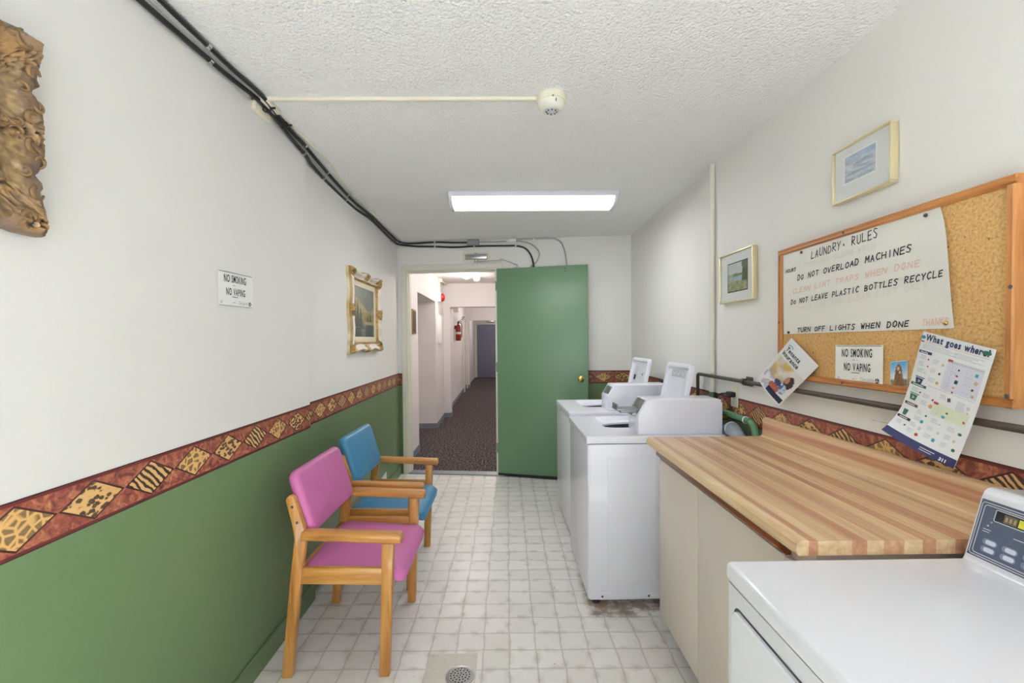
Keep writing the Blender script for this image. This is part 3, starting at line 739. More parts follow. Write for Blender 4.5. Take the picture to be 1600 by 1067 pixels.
    poly = [(0.283, zt), (0.283, 1.014), (0.334, 1.099), (0.735, 1.099), (0.735, 1.085), (0.742, 1.083), (0.742, zt)]
    b = nb(); prism(b, poly, 1, ya, yb, bev=0.003); mc = obj('coin_meter_case', b, 'washer enamel', t)
    b = nb(); a = math.atan2(1.099-1.014, 0.334-0.283); m = frame_mat((0.3085, (ya+yb)/2, 1.0565), (0, 1, 0), (math.cos(a), 0, math.sin(a)), (-math.sin(a), 0, math.cos(a)))
    if slide:
        box(b, (-0.07, -0.045, -0.002), (0.07, 0.045, 0.003), 0.001, mat=m)
        box(b, (0.175, (ya+yb)/2-0.055, 1.038), (0.33, (ya+yb)/2+0.055, 1.046), 0.002); box(b, (0.178, (ya+yb)/2-0.055, 1.046), (0.186, (ya+yb)/2+0.055, 1.072), 0.002)
        box(b, (0.20, (ya+yb)/2-0.05, 1.024), (0.33, (ya+yb)/2+0.05, 1.038), 0.002); box(b, (0.26, (ya+yb)/2-0.06, 1.010), (0.33, (ya+yb)/2+0.06, 1.026), 0.003)
    else:
        box(b, (-0.07, -0.03, -0.002), (0.07, 0.03, 0.003), 0.001, mat=m)
    obj('coin_slide', b, 'grey steel', mc)
    # open lid leaning back
    hx_, hz, L = 0.60, 0.925, 0.358; an = math.atan2(0.075, 0.36); lw = w-0.245-0.01; lc = 0.242+lw/2
    m = frame_mat((hx_, lc, hz), (0, -1, 0), (math.sin(an), 0, math.cos(an)), (-math.cos(an), 0, math.sin(an)))
    b = nb(); o1 = [(x, y+L/2) for x, y in rrect(lw, L, 0.035, 7)]; o2 = [(x, y+L/2) for x, y in rrect(lw-0.012, L-0.012, 0.032, 7)]; o3 = [(x, y+L/2) for x, y in rrect(lw-0.05, L-0.05, 0.025, 7)]; o4 = [(x, y+L/2) for x, y in rrect(lw-0.07, L-0.075, 0.02, 7)]
    lv = [(o1, -0.008), (o1, 0.012), (o2, 0.016), (o3, 0.015), (o4, 0.0)]
    rg = [[b.verts.new((x, y, z)) for x, y in o_] for o_, z in lv]
    for A_, B2 in zip(rg, rg[1:]):
        n = len(A_)
        for k in range(n): b.faces.new((A_[k], A_[(k+1) % n], B2[(k+1) % n], B2[k]))
    b.faces.new(rg[0]); b.faces.new(rg[-1]); bmesh.ops.recalc_face_normals(b, faces=b.faces[:])
    b.transform(m); lid = obj('lid', b, 'washer enamel', t)
    for s in (-1, 1):
        b = nb(); lathe(b, [(0, -0.012), (0.009, -0.012), (0.009, 0.012), (0, 0.012)], 12, m @ Matrix.Translation((s*(lw/2+0.006), L*0.33, 0.004)) @ Matrix.Rotation(PI/2, 4, 'Y')); obj('hinge_pin', b, 'white plastic', lid)
    sh = Sheet(0.24, 0.20, ['washer enamel'])
    if lidstyle == 'dials':
        sh.rect(0.01, 0.115, 0.23, 0.19, 'grey print', 1)
        for k in range(3): sh.disc(0.05+k*0.07, 0.152, 0.026, 0.026, 'pale print', 2); sh.disc(0.05+k*0.07, 0.152, 0.014, 0.014, 'grey print', 3)
        sh.disc(0.21, -0.02, 0.009, 0.014, 'grey print', 2)
    else:
        for r_ in range(6):
            for c_ in range(2):
                sh.lines(0.01+c_*0.12, 0.10+c_*0.12, 0.19-r_*0.028, 2, 0.008, 'grey print', 0.003)
        sh.rect(0.004, 0.02, 0.05, 0.062, 'dark print', 2); sh.disc(0.205, 0.075, 0.010, 0.012, 'dark print', 2); sh.disc(0.12, -0.035, 0.010, 0.012, 'dark print', 2); sh.rect(0.10, -0.01, 0.19, 0.03, 'pale print', 2)
    mm = m @ Matrix.Translation((0, 0, 0))
    def mp(u, v, h): return m @ Vector((u-0.12, v+0.155, 0.0012+h))
    sh.done('instruction_label', mp, '', '', parent=lid, grid=2)
    t.location = loc; t.rotation_euler = (0, 0, rz)
    return t
washer((0.424, 2.405, 0), 0.006, 'dials', True, 'white washing machine beside the countertop, coin slide pulled out, lid open')
washer((0.444, 3.225, 0), 0.030, 'text', False, 'far white washing machine near the green door, lid open showing instructions', 0.675)

# ------------------------------------------------------------------ counter and dryer
cx0, cx1, cy0, cy1 = 0.74, 1.26, 1.06, 2.185
t = thing('base_cabinet', 'beige laminate base cabinet under the striped countertop', 'cabinet', (1.0, 1.6, 0))
b = nb(); box(b, (cx0+0.012, cy0+0.03, 0.10), (cx1, cy1, 0.918)); obj('carcass', b, 'cabinet laminate', t, smooth=0)
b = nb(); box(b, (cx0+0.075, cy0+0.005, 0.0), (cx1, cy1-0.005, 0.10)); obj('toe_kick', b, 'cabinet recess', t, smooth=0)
ys = [1.065, 1.19, 1.741, 2.185]
for ya, yb in zip(ys, ys[1:]):
    b = nb(); box(b, (cx0-0.006, ya+0.0015, 0.095), (cx0+0.011, yb-0.0015, 0.851), 0.0015); dr = obj('door', b, 'cabinet laminate', t)
b = nb(); prism(b, [(cx0-0.004, 0.853), (cx0+0.012, 0.853), (cx0+0.012, 0.918), (cx0-0.004, 0.905), (cx0-0.022, 0.893), (cx0-0.024, 0.872)], 1, 1.19, cy1, bev=0.002); o = obj('pull_rail', b, 'dark strip wood', t); o['label'] = 'dark brown wooden finger-pull rail'
zt = 0.955; zb = 0.921; fx = 0.672
prof = [(fx+0.004, zb), (1.268, zb), (1.268, 1.040), (1.262, 1.046), (1.247, 1.046), (1.240, 1.041), (1.237, 1.034), (1.237, 0.972), (1.234, 0.962), (1.226, 0.956), (1.20, zt), (0.705, zt), (0.700, zt+0.0015), (0.690, zt+0.003), (0.680, zt+0.001), (fx+0.001, zt-0.007), (fx, zt-0.014), (fx, zb+0.006)]
b = nb(); prism(b, prof, 1, 1.045, 2.188)
tag(obj('countertop', b, 'butcher block laminate', None, (0, 0, 0), smooth=30), 'striped butcher-block laminate countertop with low backsplash', 'countertop')

t = thing('tumble_dryer', 'white tumble dryer in the near right corner with a dark control panel', 'dryer', (0.87, 0.68, 0))
dx0, dx1, dy0, dy1, dz = 0.488, 1.24, 0.335, 1.014, 0.930
b = nb(); box(b, (dx0+0.006, dy0+0.004, 0.03), (dx1, dy1-0.004, dz-0.046), 0.004); obj('cabinet', b, 'white enamel', t)
b = nb(); box(b, (dx0, dy0, dz-0.044), (dx1, dy1, dz), 0.012, 4); obj('top_panel', b, 'white enamel', t)
b = nb(); box(b, (dx0+0.008, dy0+0.006, dz-0.048), (dx1-0.004, dy1-0.006, dz-0.042)); obj('top_seam', b, 'seam', t, smooth=0)
# front door set in a shallow groove
b = nb(); dh, dwid = 0.52, dy1-dy0-0.075; cm = frame_mat((dx0+0.006, (dy0+dy1)/2, 0.842-dh/2), (0, -1, 0), (0, 0, 1), (-1, 0, 0))
ro = [b.verts.new((x, y, 0.0005)) for x, y in rrect(dwid+0.012, dh+0.012, 0.024)]; b.faces.new(ro); b.transform(cm); obj('door_gap', b, 'seam', t, smooth=0)
b = nb(); lv = [(rrect(dwid, dh, 0.02), 0.0), (rrect(dwid, dh, 0.02), 0.007), (rrect(dwid-0.006, dh-0.006, 0.018), 0.010)]
rg = [[b.verts.new((x, y, z)) for x, y in o_] for o_, z in lv]
for A_, B2 in zip(rg, rg[1:]):
    for k in range(len(A_)): b.faces.new((A_[k], A_[(k+1) % len(A_)], B2[(k+1) % len(A_)], B2[k]))
b.faces.new(rg[-1]); bmesh.ops.recalc_face_normals(b, faces=b.faces[:]); b.transform(cm); obj('door', b, 'white enamel', t)
for x, y in ((0.56, 0.40), (0.56, 0.97), (1.18, 0.40), (1.18, 0.97)):
    b = nb(); lathe(b, [(0, 0), (0.022, 0), (0.022, 0.012), (0.01, 0.016), (0.01, 0.04), (0, 0.04)], 16, Matrix.Translation((x, y, 0))); obj('foot', b, 'black rubber', t)
# console: tilted face from (1.046,.923) to (1.089,1.072)
P0 = Vector((1.031, dy1, 0.929)); up = Vector((0.043, 0, 0.149)).normalized(); nrm = Vector((-up.z, 0, up.x)); lw = dy1-dy0
b = nb(); prism(b, [(1.030, dz), (1.0315, 0.931), (1.071, 1.068), (1.077, 1.082), (1.087, 1.089), (1.101, 1.089), (1.115, 1.0865), (1.235, 1.076), (1.24, 1.066), (1.24, dz)], 1, dy0, dy1, bev=0.006, seg=3)
con = obj('console', b, 'white enamel', t)
cmx = frame_mat(P0, (0, -1, 0), up, nrm)
def cmap(u, v, h): return cmx @ Vector((u, v, h+0.0016))
sh = Sheet(lw, 0.16, ['console blue'])
sh2 = Sheet(lw-0.03, 0.128, ['console blue'])
def outline(S_, x0, y0, x1, y1, r, wd, m, lift):
    pts = [(x+(x0+x1)/2, y+(y0+y1)/2) for x, y in rrect(x1-x0, y1-y0, r)]; S_.stroke(pts+[pts[0]], wd, m, lift)
outline(sh2, 0.004, 0.004, lw-0.034, 0.122, 0.006, 0.0018, 'console line', 2)
outline(sh2, 0.010, 0.009, lw-0.040, 0.117, 0.006, 0.0018, 'console line', 2)
outline(sh2, 0.034, 0.088, 0.20, 0.113, 0.003, 0.0016, 'console line', 2)
sh2.rect(0.036, 0.0895, 0.198, 0.1115, 'display black', 1.5)
sh2.rect(0.052, 0.091, 0.078, 0.109, 'display segment', 2); 
for k in range(3): sh2.text('8', 0.055+k*0.008, 0.095, 0.014, 'ink tan', 0.7, lift=3)
sh2.rect(0.080, 0.092, 0.092, 0.1085, 'yellow label', 2)
def btn(x, y):
    pts = [(x+a_, y+c_) for a_, c_ in rrect(0.030, 0.0135, 0.0067)]; sh2.poly(pts, 'button surround', 1.5)
    sh2.poly([(x+0.002+a_, y+c_) for a_, c_ in rrect(0.021, 0.0095, 0.0047)], 'console button', 2.5)
    sh2.lines(x-0.005, x+0.009, y+0.0022, 2, 0.003, 'button surround', 0.0009)
for x_ in (0.039, 0.078, 0.117, 0.156, 0.26, 0.30):
    for y_ in (0.040, 0.0235): btn(x_, y_)
sh2.lines(0.018, 0.036, 0.066, 2, 0.005, 'console line', 0.0016); sh2.disc(0.026, 0.074, 0.002, 0.002, 'console line'); sh2.disc(0.031, 0.083, 0.0015, 0.0015, 'console line')
sh2.lines(0.078, 0.12, 0.068, 1, 0.005, 'console line', 0.0016)
sh2.done('control_panel', lambda u, v, h: cmap(u+0.008, v+0.014, h), '', '', parent=con, grid=2)

# ------------------------------------------------------------------ notice board and papers
CX = 1.243                                    # face of the cork
y0, y1, z0, z1 = 1.093, 2.056, 1.252, 1.824
t = thing('cork_board', 'large cork notice board in a brown wooden frame', 'notice board', (CX, (y0+y1)/2, z0))
b = nb(); box(b, (CX, y0+0.01, z0+0.01), (XR-0.001, y1-0.01, z1-0.01)); obj('cork_panel', b, 'cork', t, smooth=0)
fw = 0.024; fp = [(0, 0.0), (0.0, 0.010), (0.004, 0.014), (0.012, 0.012), (0.018, 0.013), (fw, 0.006), (fw, 0.0)]   # inset from the outer edge, height over cork
def member(bm, axis, a, c, edge, sgn):
    poly = []
    for d_, h_ in fp:
        e_ = edge+sgn*d_
        poly.append((CX-h_, e_))
    poly += [(XR-0.002, edge+sgn*fw), (XR-0.002, edge)]
    prism(bm, poly, axis, a, c)
for nm, axis, a, c, edge, sgn, mt in (('frame_rail', 1, y0, y1, z1, -1, 'pine lengthwise'), ('frame_rail', 1, y0, y1, z0, 1, 'pine lengthwise'), ('frame_stile', 2, z0+fw, z1-fw, y0, 1, 'pine upright'), ('frame_stile', 2, z0+fw, z1-fw, y1, -1, 'pine upright')):
    b = nb(); member(b, axis, a, c, edge, sgn); obj(nm, b, mt, t, smooth=30)
for (yy, zz) in ((1.655, z1-0.012), (1.10, 1.55), (1.655, z0+0.012), (2.046, 1.50), (1.105, z0+0.03)):
    b = nb(); lathe(b, [(0, 0.0025), (0.004, 0.002), (0.0055, 0), (0, -0.002)], 12, frame_mat((CX-0.0135, yy, zz), (0, 1, 0), (0, 0, 1), (-1, 0, 0))); obj('screw', b, 'dark print', t)

# stroke letters for marker handwriting
SF = {'A': [[(0, 0), (.5, 1), (1, 0)], [(.22, .38), (.8, .38)]], 'B': [[(0, 0), (0, 1), (.8, .85), (.75, .6), (0, .52), (.95, .35), (.85, .05), (0, 0)]], 'C': [[(1, .85), (.6, 1), (.1, .75), (0, .35), (.35, 0), (1, .12)]],
 'D': [[(0, 0), (.05, 1), (.7, .9), (1, .5), (.7, .08), (0, 0)]], 'E': [[(1, 1), (.1, .95), (0, 0), (.95, .05)], [(.05, .5), (.8, .55)]], 'F': [[(0, 0), (.05, 1), (1, 1)], [(.05, .52), (.75, .55)]], 'G': [[(1, .85), (.5, 1), (0, .5), (.4, 0), (1, .2), (1, .5), (.6, .5)]],
 'H': [[(0, 0), (0, 1)], [(1, 0), (1, 1)], [(0, .5), (1, .52)]], 'I': [[(.5, 0), (.5, 1)]], 'K': [[(0, 0), (0, 1)], [(1, 1), (0, .45), (1, 0)]], 'L': [[(.05, 1), (0, 0), (1, .05)]], 'M': [[(0, 0), (.1, 1), (.5, .35), (.95, 1), (1, 0)]], 'N': [[(0, 0), (.05, 1), (.95, 0), (1, 1)]],
 'O': [[(.5, 1), (.05, .7), (.1, .15), (.55, 0), (1, .35), (.9, .85), (.5, 1)]], 'P': [[(0, 0), (.05, 1), (.9, .9), (.85, .5), (.03, .45)]], 'R': [[(0, 0), (.05, 1), (.9, .9), (.8, .55), (.05, .48), (1, 0)]], 'S': [[(1, .9), (.4, 1), (.1, .75), (.85, .35), (.6, 0), (0, .08)]],
 'T': [[(.5, 0), (.5, 1)], [(0, 1), (1, .97)]], 'U': [[(0, 1), (.05, .15), (.5, 0), (.95, .2), (1, 1)]], 'V': [[(0, 1), (.5, 0), (1, 1)]], 'W': [[(0, 1), (.25, 0), (.5, .7), (.75, 0), (1, 1)]], 'Y': [[(0, 1), (.5, .45), (1, 1)], [(.5, .45), (.4, 0)]], '.': [[(.4, .45), (.6, .45), (.6, .6), (.4, .6), (.4, .45)]]}
def scrawl(sh, text, x, y, x2, y2, h, wd, m, rng):
    n = len(text); step = (x2-x)/n; sl = (y2-y)/(x2-x)
    for k, ch in enumerate(text):
        if ch == ' ': continue
        up = ch.isupper(); hh = h*(1 if up else 0.72)*rng.uniform(0.9, 1.08); ww = step*rng.uniform(0.60, 0.72)
        bx = x+k*step; by = y+sl*(bx-x)+rng.uniform(-.05, .05)*h; sk = 0.18*hh
        for st_ in SF.get(ch.upper(), []): sh.stroke([(bx+px*ww+py*sk, by+py*hh) for px, py in st_], wd, m)
rng = random.Random(4)
PW, PH = 0.757, 0.358
sh = Sheet(PW, PH, ['poster paper'])
RY = lambda y: 2.031-y            # wall y -> u
RZ = lambda z: z-1.447            # wall z -> v (before the small twist of the sheet)
def line(txt, ya, za, yb, zb_, h, wd, m): scrawl(sh, txt, RY(ya), RZ(za)-h*0.1, RY(yb), RZ(zb_)-h*0.1, h, wd, m, rng)
line('LAUNDRY. RULES', 1.838, 1.752, 1.498, 1.762, 0.030, 0.0034, 'marker black')
line('HOURS', 2.008, 1.718, 1.936, 1.719, 0.014, 0.003, 'marker black')
line('STOP AND CLEAN WASH', 1.89, 1.722, 1.515, 1.728, 0.018, 0.003, 'marker faint')
line('DO NOT OVERLOAD MACHINES', 1.928, 1.676, 1.386, 1.688, 0.021, 0.0038, 'marker black')
line('CLEAN LINT TRAPS WHEN DONE', 1.961, 1.624, 1.362, 1.639, 0.020, 0.0034, 'marker red')
line('Do NOT LEAVE PLASTIC BOTTLES RECYCLE', 1.975, 1.577, 1.288, 1.597, 0.019, 0.0036, 'marker black')
line('CHECK FOR AND CLEAN LINT ONLY', 1.942, 1.548, 1.34, 1.57, 0.018, 0.003, 'marker faint')
line('TURN OFF LIGHTS WHEN DONE', 1.935, 1.455, 1.405, 1.460, 0.018, 0.0038, 'marker black')
line('THANKS', 1.368, 1.459, 1.285, 1.462, 0.019, 0.0028, 'marker red')
def poster_map(u, v, h):
    a = u/PW; c_ = v/PH
    y = 2.031+0.004*(c_*2-1)-u+a*(0.040*c_**4-0.021)
    z = 1.447+v+0.006*a
    x = CX-0.003-h-0.012*max(0, (a-0.8)/0.2)**2*math.sin(PI*c_)-0.004*math.sin(PI*a)*math.sin(PI*c_)
    return Vector((x, y, z))
sh.done('rules_poster', poster_map, 'white handwritten laundry rules poster pinned on the cork board', 'poster', grid=20)
def pin(y, z, m, label, x=CX-0.004):
    b = nb(); lathe(b, [(0, 0.006), (0.003, 0.0058), (0.0052, 0.004), (0.006, 0.001), (0.006, 0.0), (0, -0.003)], 14, frame_mat((x, y, z), (0, 1, 0), (0, 0, 1), (-1, 0, 0)))
    tag(obj('push_pin', b, m, None, (x, y, z)), label, 'push pin', 'pins of the rules poster')
pin(1.903, 1.788, 'dark print', 'black pin before the word LAUNDRY on the rules poster'); pin(1.332, 1.787, 'dark print', 'black pin at the top corner of the rules poster beside bare cork', CX-0.008)
pin(1.269, 1.468, 'brass', 'brass pin after the faded THANKS on the rules poster', CX-0.006); pin(1.987, 1.454, 'dark print', 'black pin at the bottom corner of the rules poster above the insurance leaflet')

def trillium(sh, x, y, r):
    sh.disc(x, y, r, r, 'ink black', 2, 18)
    for k in range(3):
        a = PI/2+k*2*PI/3; sh.poly([(x, y), (x+r*.55*math.cos(a-.5), y+r*.55*math.sin(a-.5)), (x+r*.85*math.cos(a), y+r*.85*math.sin(a)), (x+r*.55*math.cos(a+.5), y+r*.55*math.sin(a+.5))], 'paper', 3)
def nosmoking(mapf, label):
    sh = Sheet(0.222, 0.138, ['paper'])
    sh.rect(0.006, 0.1335, 0.217, 0.1355, 'ink black'); sh.rect(0.004, 0.003, 0.217, 0.0045, 'ink black')
    sh.block('NO SMOKING', 0.105, 0.096, 0.041, 'ink black', 0.142, 0.0007, 0.24); sh.block('NO VAPING', 0.107, 0.046, 0.039, 'ink black', 0.124, 0.0007, 0.24)
    sh.rect(0.085, 0.0845, 0.098, 0.086, 'ink black'); sh.rect(0.104, 0.0848, 0.112, 0.0862, 'ink grey'); sh.lines(0.08, 0.12, 0.0405, 1, .01, 'ink black', 0.0022, 0.02)
    sh.rect(0.085, 0.0165, 0.097, 0.018, 'ink black'); sh.rect(0.101, 0.017, 0.108, 0.0185, 'ink grey'); sh.stroke([(0.098, 0.028), (0.103, 0.023)], 0.0013, 'ink grey')
    sh.rect(0.012, 0.010, 0.024, 0.022, 'pale print')
    sh.block('Ontario', 0.155, 0.012, 0.020, 'ink grey', 0.062, 0.0, 0.2); trillium(sh, 0.199, 0.0175, 0.0085)
    sh.done('no_smoking_sign', mapf, label, 'sign', grid=6)
nosmoking(lambda u, v, h: Vector((CX-0.003-h-0.004*(u/0.222)**2, 1.704-u, 1.263+v+0.003*u/0.222)), 'white NO SMOKING NO VAPING notice on the cork board')
nosmoking(lambda u, v, h: Vector((XL+0.003+h+0.003*math.sin(u*20)**2, 1.730+u*1.045, 1.570+v+0.003*u/0.222)), 'white NO SMOKING NO VAPING notice taped to the cream wall')

# prayer card: robed figure under a blue sky
def saint(u, v):
    c = lerp3(hx('#dfe9f0'), hx('#4f9ad0'), (v-0.35)*1.5+0.3*fbm(u*4, v*4))
    if v < 0.28+0.05*fbm(u*8, 1): c = lerp3(hx('#5c5a38'), hx('#a08f78'), 0.5+fbm(u*9, v*9))
    d = abs(u-0.5)/(0.12+0.22*(1-v)) if v < 0.8 else math.hypot((u-0.5)/0.1, (v-0.80)/0.1)
    if d < 1: c = lerp3(hx('#4a3322'), hx('#9a6f4a'), 0.5+1.2*fbm(u*7, v*3, 3)); 
    if math.hypot((u-0.48)/0.07, (v-0.72)/0.07) < 1: c = hx('#d9b295')
    if 0.52 < u < 0.62 and 0.5 < v < 0.62: c = hx('#e0c5ae')
    return c
sh = Sheet(0.064, 0.082, ['leaflet paper']); sh.picture(0.002, 0.002, 0.062, 0.080, 26, 32, saint)
sh.done('prayer_card', lambda u, v, h: Vector((CX-0.003-h, 1.458-u, 1.268+v+0.008*u/0.064)), 'small picture card of a robed figure under blue sky on the cork', 'picture card', grid=3)

# insurance leaflet, hanging askew by one corner
def family(u, v):
    c = lerp3(hx('#e6e3e6'), hx('#d8d5d0'), v)
    n = fbm(u*5, v*5, 2)
    if v > 0.42 and u < 0.72:
        k = fbm(u*3.2+4, v*3.2, 8)
        c = lerp3(c, lerp3(hx('#c9a545'), hx('#a99fb4'), cl(0.5+1.3*n)), cl(0.55+2.2*k) if 0.05 < u else 0)
    if v < 0.42 and u < 0.45 and n > 0.02: c = hx('#b6b6c8')
    if math.hypot((u-0.80)/0.13, (v-0.62)/0.22) < 1: c = hx('#3a2326')
    if math.hypot((u-0.72)/0.07, (v-0.66)/0.10) < 1: c = hx('#b97d68')
    if math.hypot((u-0.74)/0.17, (v-0.36)/0.16) < 1: c = hx('#b9cbe2') if fbm(u*12, v*6) > -0.05 else hx('#4e628c')
    if math.hypot((u-0.56)/0.12, (v-0.42)/0.09) < 1: c = hx('#33406a')
    if math.hypot((u-0.55)/0.2, (v-0.24)/0.11) < 1: c = hx('#a4583f')
    if v < 0.16 and u > 0.42: c = lerp3(hx('#27305a'), hx('#161b3c'), u)
    return c
LW, LH = 0.205, 0.325
sh = Sheet(LW, LH, ['leaflet paper']); sh.picture(0.008, 0.010, LW-0.006, 0.215, 40, 40, family)
sh.block('Tenants', 0.0725, 0.258, 0.034, 'ink black', 0.105, 0.0009, 0.16); sh.block('Insurance', 0.079, 0.228, 0.034, 'ink black', 0.122, 0.0009, 0.16)
arc = [(0.034+0.018*math.cos(a), 0.283+0.012*math.sin(a)) for a in [0.25+k*0.3 for k in range(9)]]; sh.stroke(arc, 0.004, 'ink teal'); 
TLp, TRp, BLp = Vector((0, 1.943, 1.430)), Vector((0, 1.771, 1.319)), Vector((0, 2.197, 1.236))
du = (TRp-TLp)/LW; dv_ = (TLp-BLp)/LH
def leaf_map(u, v, h):
    p = BLp+du*u+dv_*v; b_ = cl(1-v/LH); a = cl(u/LW)
    x = CX-0.020-h-0.004*b_-0.010*math.sin(PI*a)*b_
    return Vector((x, p.y, p.z))
sh.done('insurance_leaflet', leaf_map, 'tilted Tenants Insurance leaflet hanging over the frame of the cork board', 'leaflet', grid=12)

# recycling poster, curling away at the bottom
QW, QH = 0.208, 0.345
sh = Sheet(QW, QH, ['leaflet paper']); rnd = random.Random(7); random.seed(3)
V_ = lambda f: QH*(1-f)
sh.block('What goes where?', 0.106, V_(0.068), 0.027, 'ink navy', 0.184, 0.0010, 0.16); sh.disc(0.006, V_(0.045), 0.007, 0.005, 'ink teal', 2); sh.rect(0.0, V_(0.06), 0.010, V_(0.045), 'ink teal', 2); sh.disc(0.190, V_(0.043), 0.012, 0.006, 'ink green', 3)
sh.rect(0.0015, V_(0.088), 0.012, V_(0.078), 'ink red', 2); sh.rect(0.016, V_(0.087), 0.2, V_(0.084), 'ink tan', 1)
for k in range(4): sh.rect(0.010, V_(0.105+k*0.012), 0.095+0.02*(k % 2), V_(0.102+k*0.012), 'ink grey'); sh.rect(0.11, V_(0.108+k*0.012), 0.19-0.015*(k % 3), V_(0.105+k*0.012), 'ink grey')
def band(x0, x1, f, m, txt): sh.rect(x0, V_(f+0.024), x1, V_(f), m, 1.5); (sh.text(txt, x0+0.006, V_(f+0.018), 0.0062, 'paper', 1.0, 0.0002, lift=2.5) if txt == 'Recycling' else sh.rect(x0+0.008, V_(f+0.016), x1-0.010, V_(f+0.008), 'pale print', 2.5))
band(0.004, 0.046, 0.160, 'ink navy', 'Recycling'); band(0.005, 0.058, 0.455, 'ink green', 'Organics'); band(0.006, 0.052, 0.640, 'ink brown', 'Garbage'); band(0.004, 0.05, 0.775, 'ink black', 'Waste')
def bin_(x, f, m): sh.poly([(x, V_(f)), (x+0.026, V_(f)), (x+0.022, V_(f+0.052)), (x+0.004, V_(f+0.052))], m, 1.5); sh.rect(x-0.002, V_(f-0.006), x+0.03, V_(f-0.013), m, 1.5); sh.disc(x+0.013, V_(f+0.026), 0.0055, 0.0055, 'paper', 2, 3); sh.disc(x+0.013, V_(f+0.026), 0.0028, 0.0028, m, 2.5, 3)
bin_(0.016, 0.405, 'ink navy'); bin_(0.014, 0.560, 'ink green'); sh.poly([(0.013, V_(0.71)), (0.030, V_(0.71)), (0.028, V_(0.765)), (0.016, V_(0.765))], 'ink green', 1.5)
sh.rect(0.098, V_(0.43), 0.198, V_(0.175), 'panel lilac', 1); sh.rect(0.098, V_(0.195), 0.198, V_(0.180), 'panel grey', 1.5); sh.rect(0.098, V_(0.187), 0.112, V_(0.168), 'ink red', 2)
sh.rect(0.095, V_(0.66), 0.196, V_(0.555), 'panel lime', 1); sh.rect(0.095, V_(0.566), 0.109, V_(0.547), 'ink red', 2); sh.rect(0.06, V_(0.443), 0.197, V_(0.44), 'ink grey'); sh.rect(0.06, V_(0.612), 0.09, V_(0.61), 'ink grey')
icons = ['ink red', 'ink teal', 'ink orange', 'ink tan', 'ink black', 'ink green', 'ink navy', 'ink magenta', 'ink brown', 'panel grey']
for cx_, fs in ((0.012, (0.20, 0.26, 0.32, 0.50, 0.82)), (0.055, (0.21, 0.29, 0.37, 0.52, 0.58, 0.67, 0.73, 0.79, 0.85)), (0.105, (0.21, 0.26, 0.31, 0.36, 0.40, 0.47, 0.58, 0.62, 0.69, 0.76, 0.83)), (0.155, (0.21, 0.27, 0.33, 0.38, 0.48, 0.52, 0.60, 0.70, 0.77, 0.84))):
    for f in fs:
        sh.lines(cx_, cx_+rnd.uniform(0.018, 0.028), V_(f), 3, 0.0046, 'ink grey', 0.0013)
        xx, yy = cx_+rnd.uniform(0.028, 0.036), V_(f+0.024); m = rnd.choice(icons); r_ = rnd.uniform(0.0026, 0.0055)
        if rnd.random() < 0.5: sh.disc(xx, yy, r_, r_*rnd.uniform(0.7, 1.2), m, 2, 9)
        else: sh.rect(xx-r_, yy-r_, xx+r_*0.6, yy+r_*0.9, m, 2, rnd.uniform(-0.6, 0.6))
sh.rect(0, 0, QW, V_(0.925), 'ink navy', 1, n=16); sh.rect(0.115, V_(0.957), 0.155, V_(0.950), 'pale print', 2); sh.rect(0.115, V_(0.975), 0.148, V_(0.969), 'pale print', 2); sh.text('311', 0.168, V_(0.985), 0.013, 'paper', 1.0, 0.0006)
TLq, TRq, BLq = Vector((0, 1.325, 1.446)), Vector((0, 1.125, 1.396)), Vector((0, 1.405, 1.128))
du2 = (TRq-TLq)/QW; dvq = (TLq-BLq)/0.335
def where_map(u, v, h):
    s_ = QH-v; a = cl(u/QW); f = cl(s_/QH)
    # hangs down the plane, then the lower part swings out from the wall and its left corner rolls
    off = 0.018+0.010*f+0.035*max(0, f-0.45)**1.5
    roll = cl((f-0.66)/0.34)**1.6*(1-a)**1.2
    drop = s_*0.985-0.020*roll**1.5
    off += 0.035*roll+0.006*math.sin(PI*a)*f
    p = TLq+du2*u-dvq*drop
    return Vector((CX-off-h, p.y, p.z))
sh.done('recycling_poster', where_map, 'crooked What goes where recycling poster curling at the bottom of the cork board', 'poster', grid=28)

# ------------------------------------------------------------------ small framed prints on the right wall
def river(u, v):
    sky = lerp3(hx('#d5d9d8'), hx('#b9c4c4'), v)
    if v > 0.62+0.06*fbm(u*4, 2): c = sky
    elif v > 0.5: c = lerp3(hx('#5b6f58'), hx('#7f8f70'), 0.5+fbm(u*9, v*9))
    elif v > 0.34: c = lerp3(hx('#8aa0ad'), hx('#b9c6cb'), 0.5+fbm(u*12, v*30))
    else: c = lerp3(hx('#6d7a4e'), hx('#b9ab96'), 0.5+1.4*fbm(u*5, v*7, 4))
    if u > 0.74+0.1*fbm(v*6, 3) and v > 0.3: c = lerp3(hx('#33462f'), hx('#5d6f4a'), 0.5+fbm(u*14, v*14))
    if u < 0.35 and 0.2 < v < 0.6 and fbm(u*8, v*8, 9) > 0.05: c = hx('#a89f86')
    return c
def waves(u, v):
    n = fbm(u*3+v*2, v*9, 1, 5); return lerp3(hx('#8492a4'), hx('#e3e6e8'), 0.45+1.2*n) if v < 0.75 else lerp3(hx('#8ca3bd'), hx('#c5cfda'), 0.5+n)
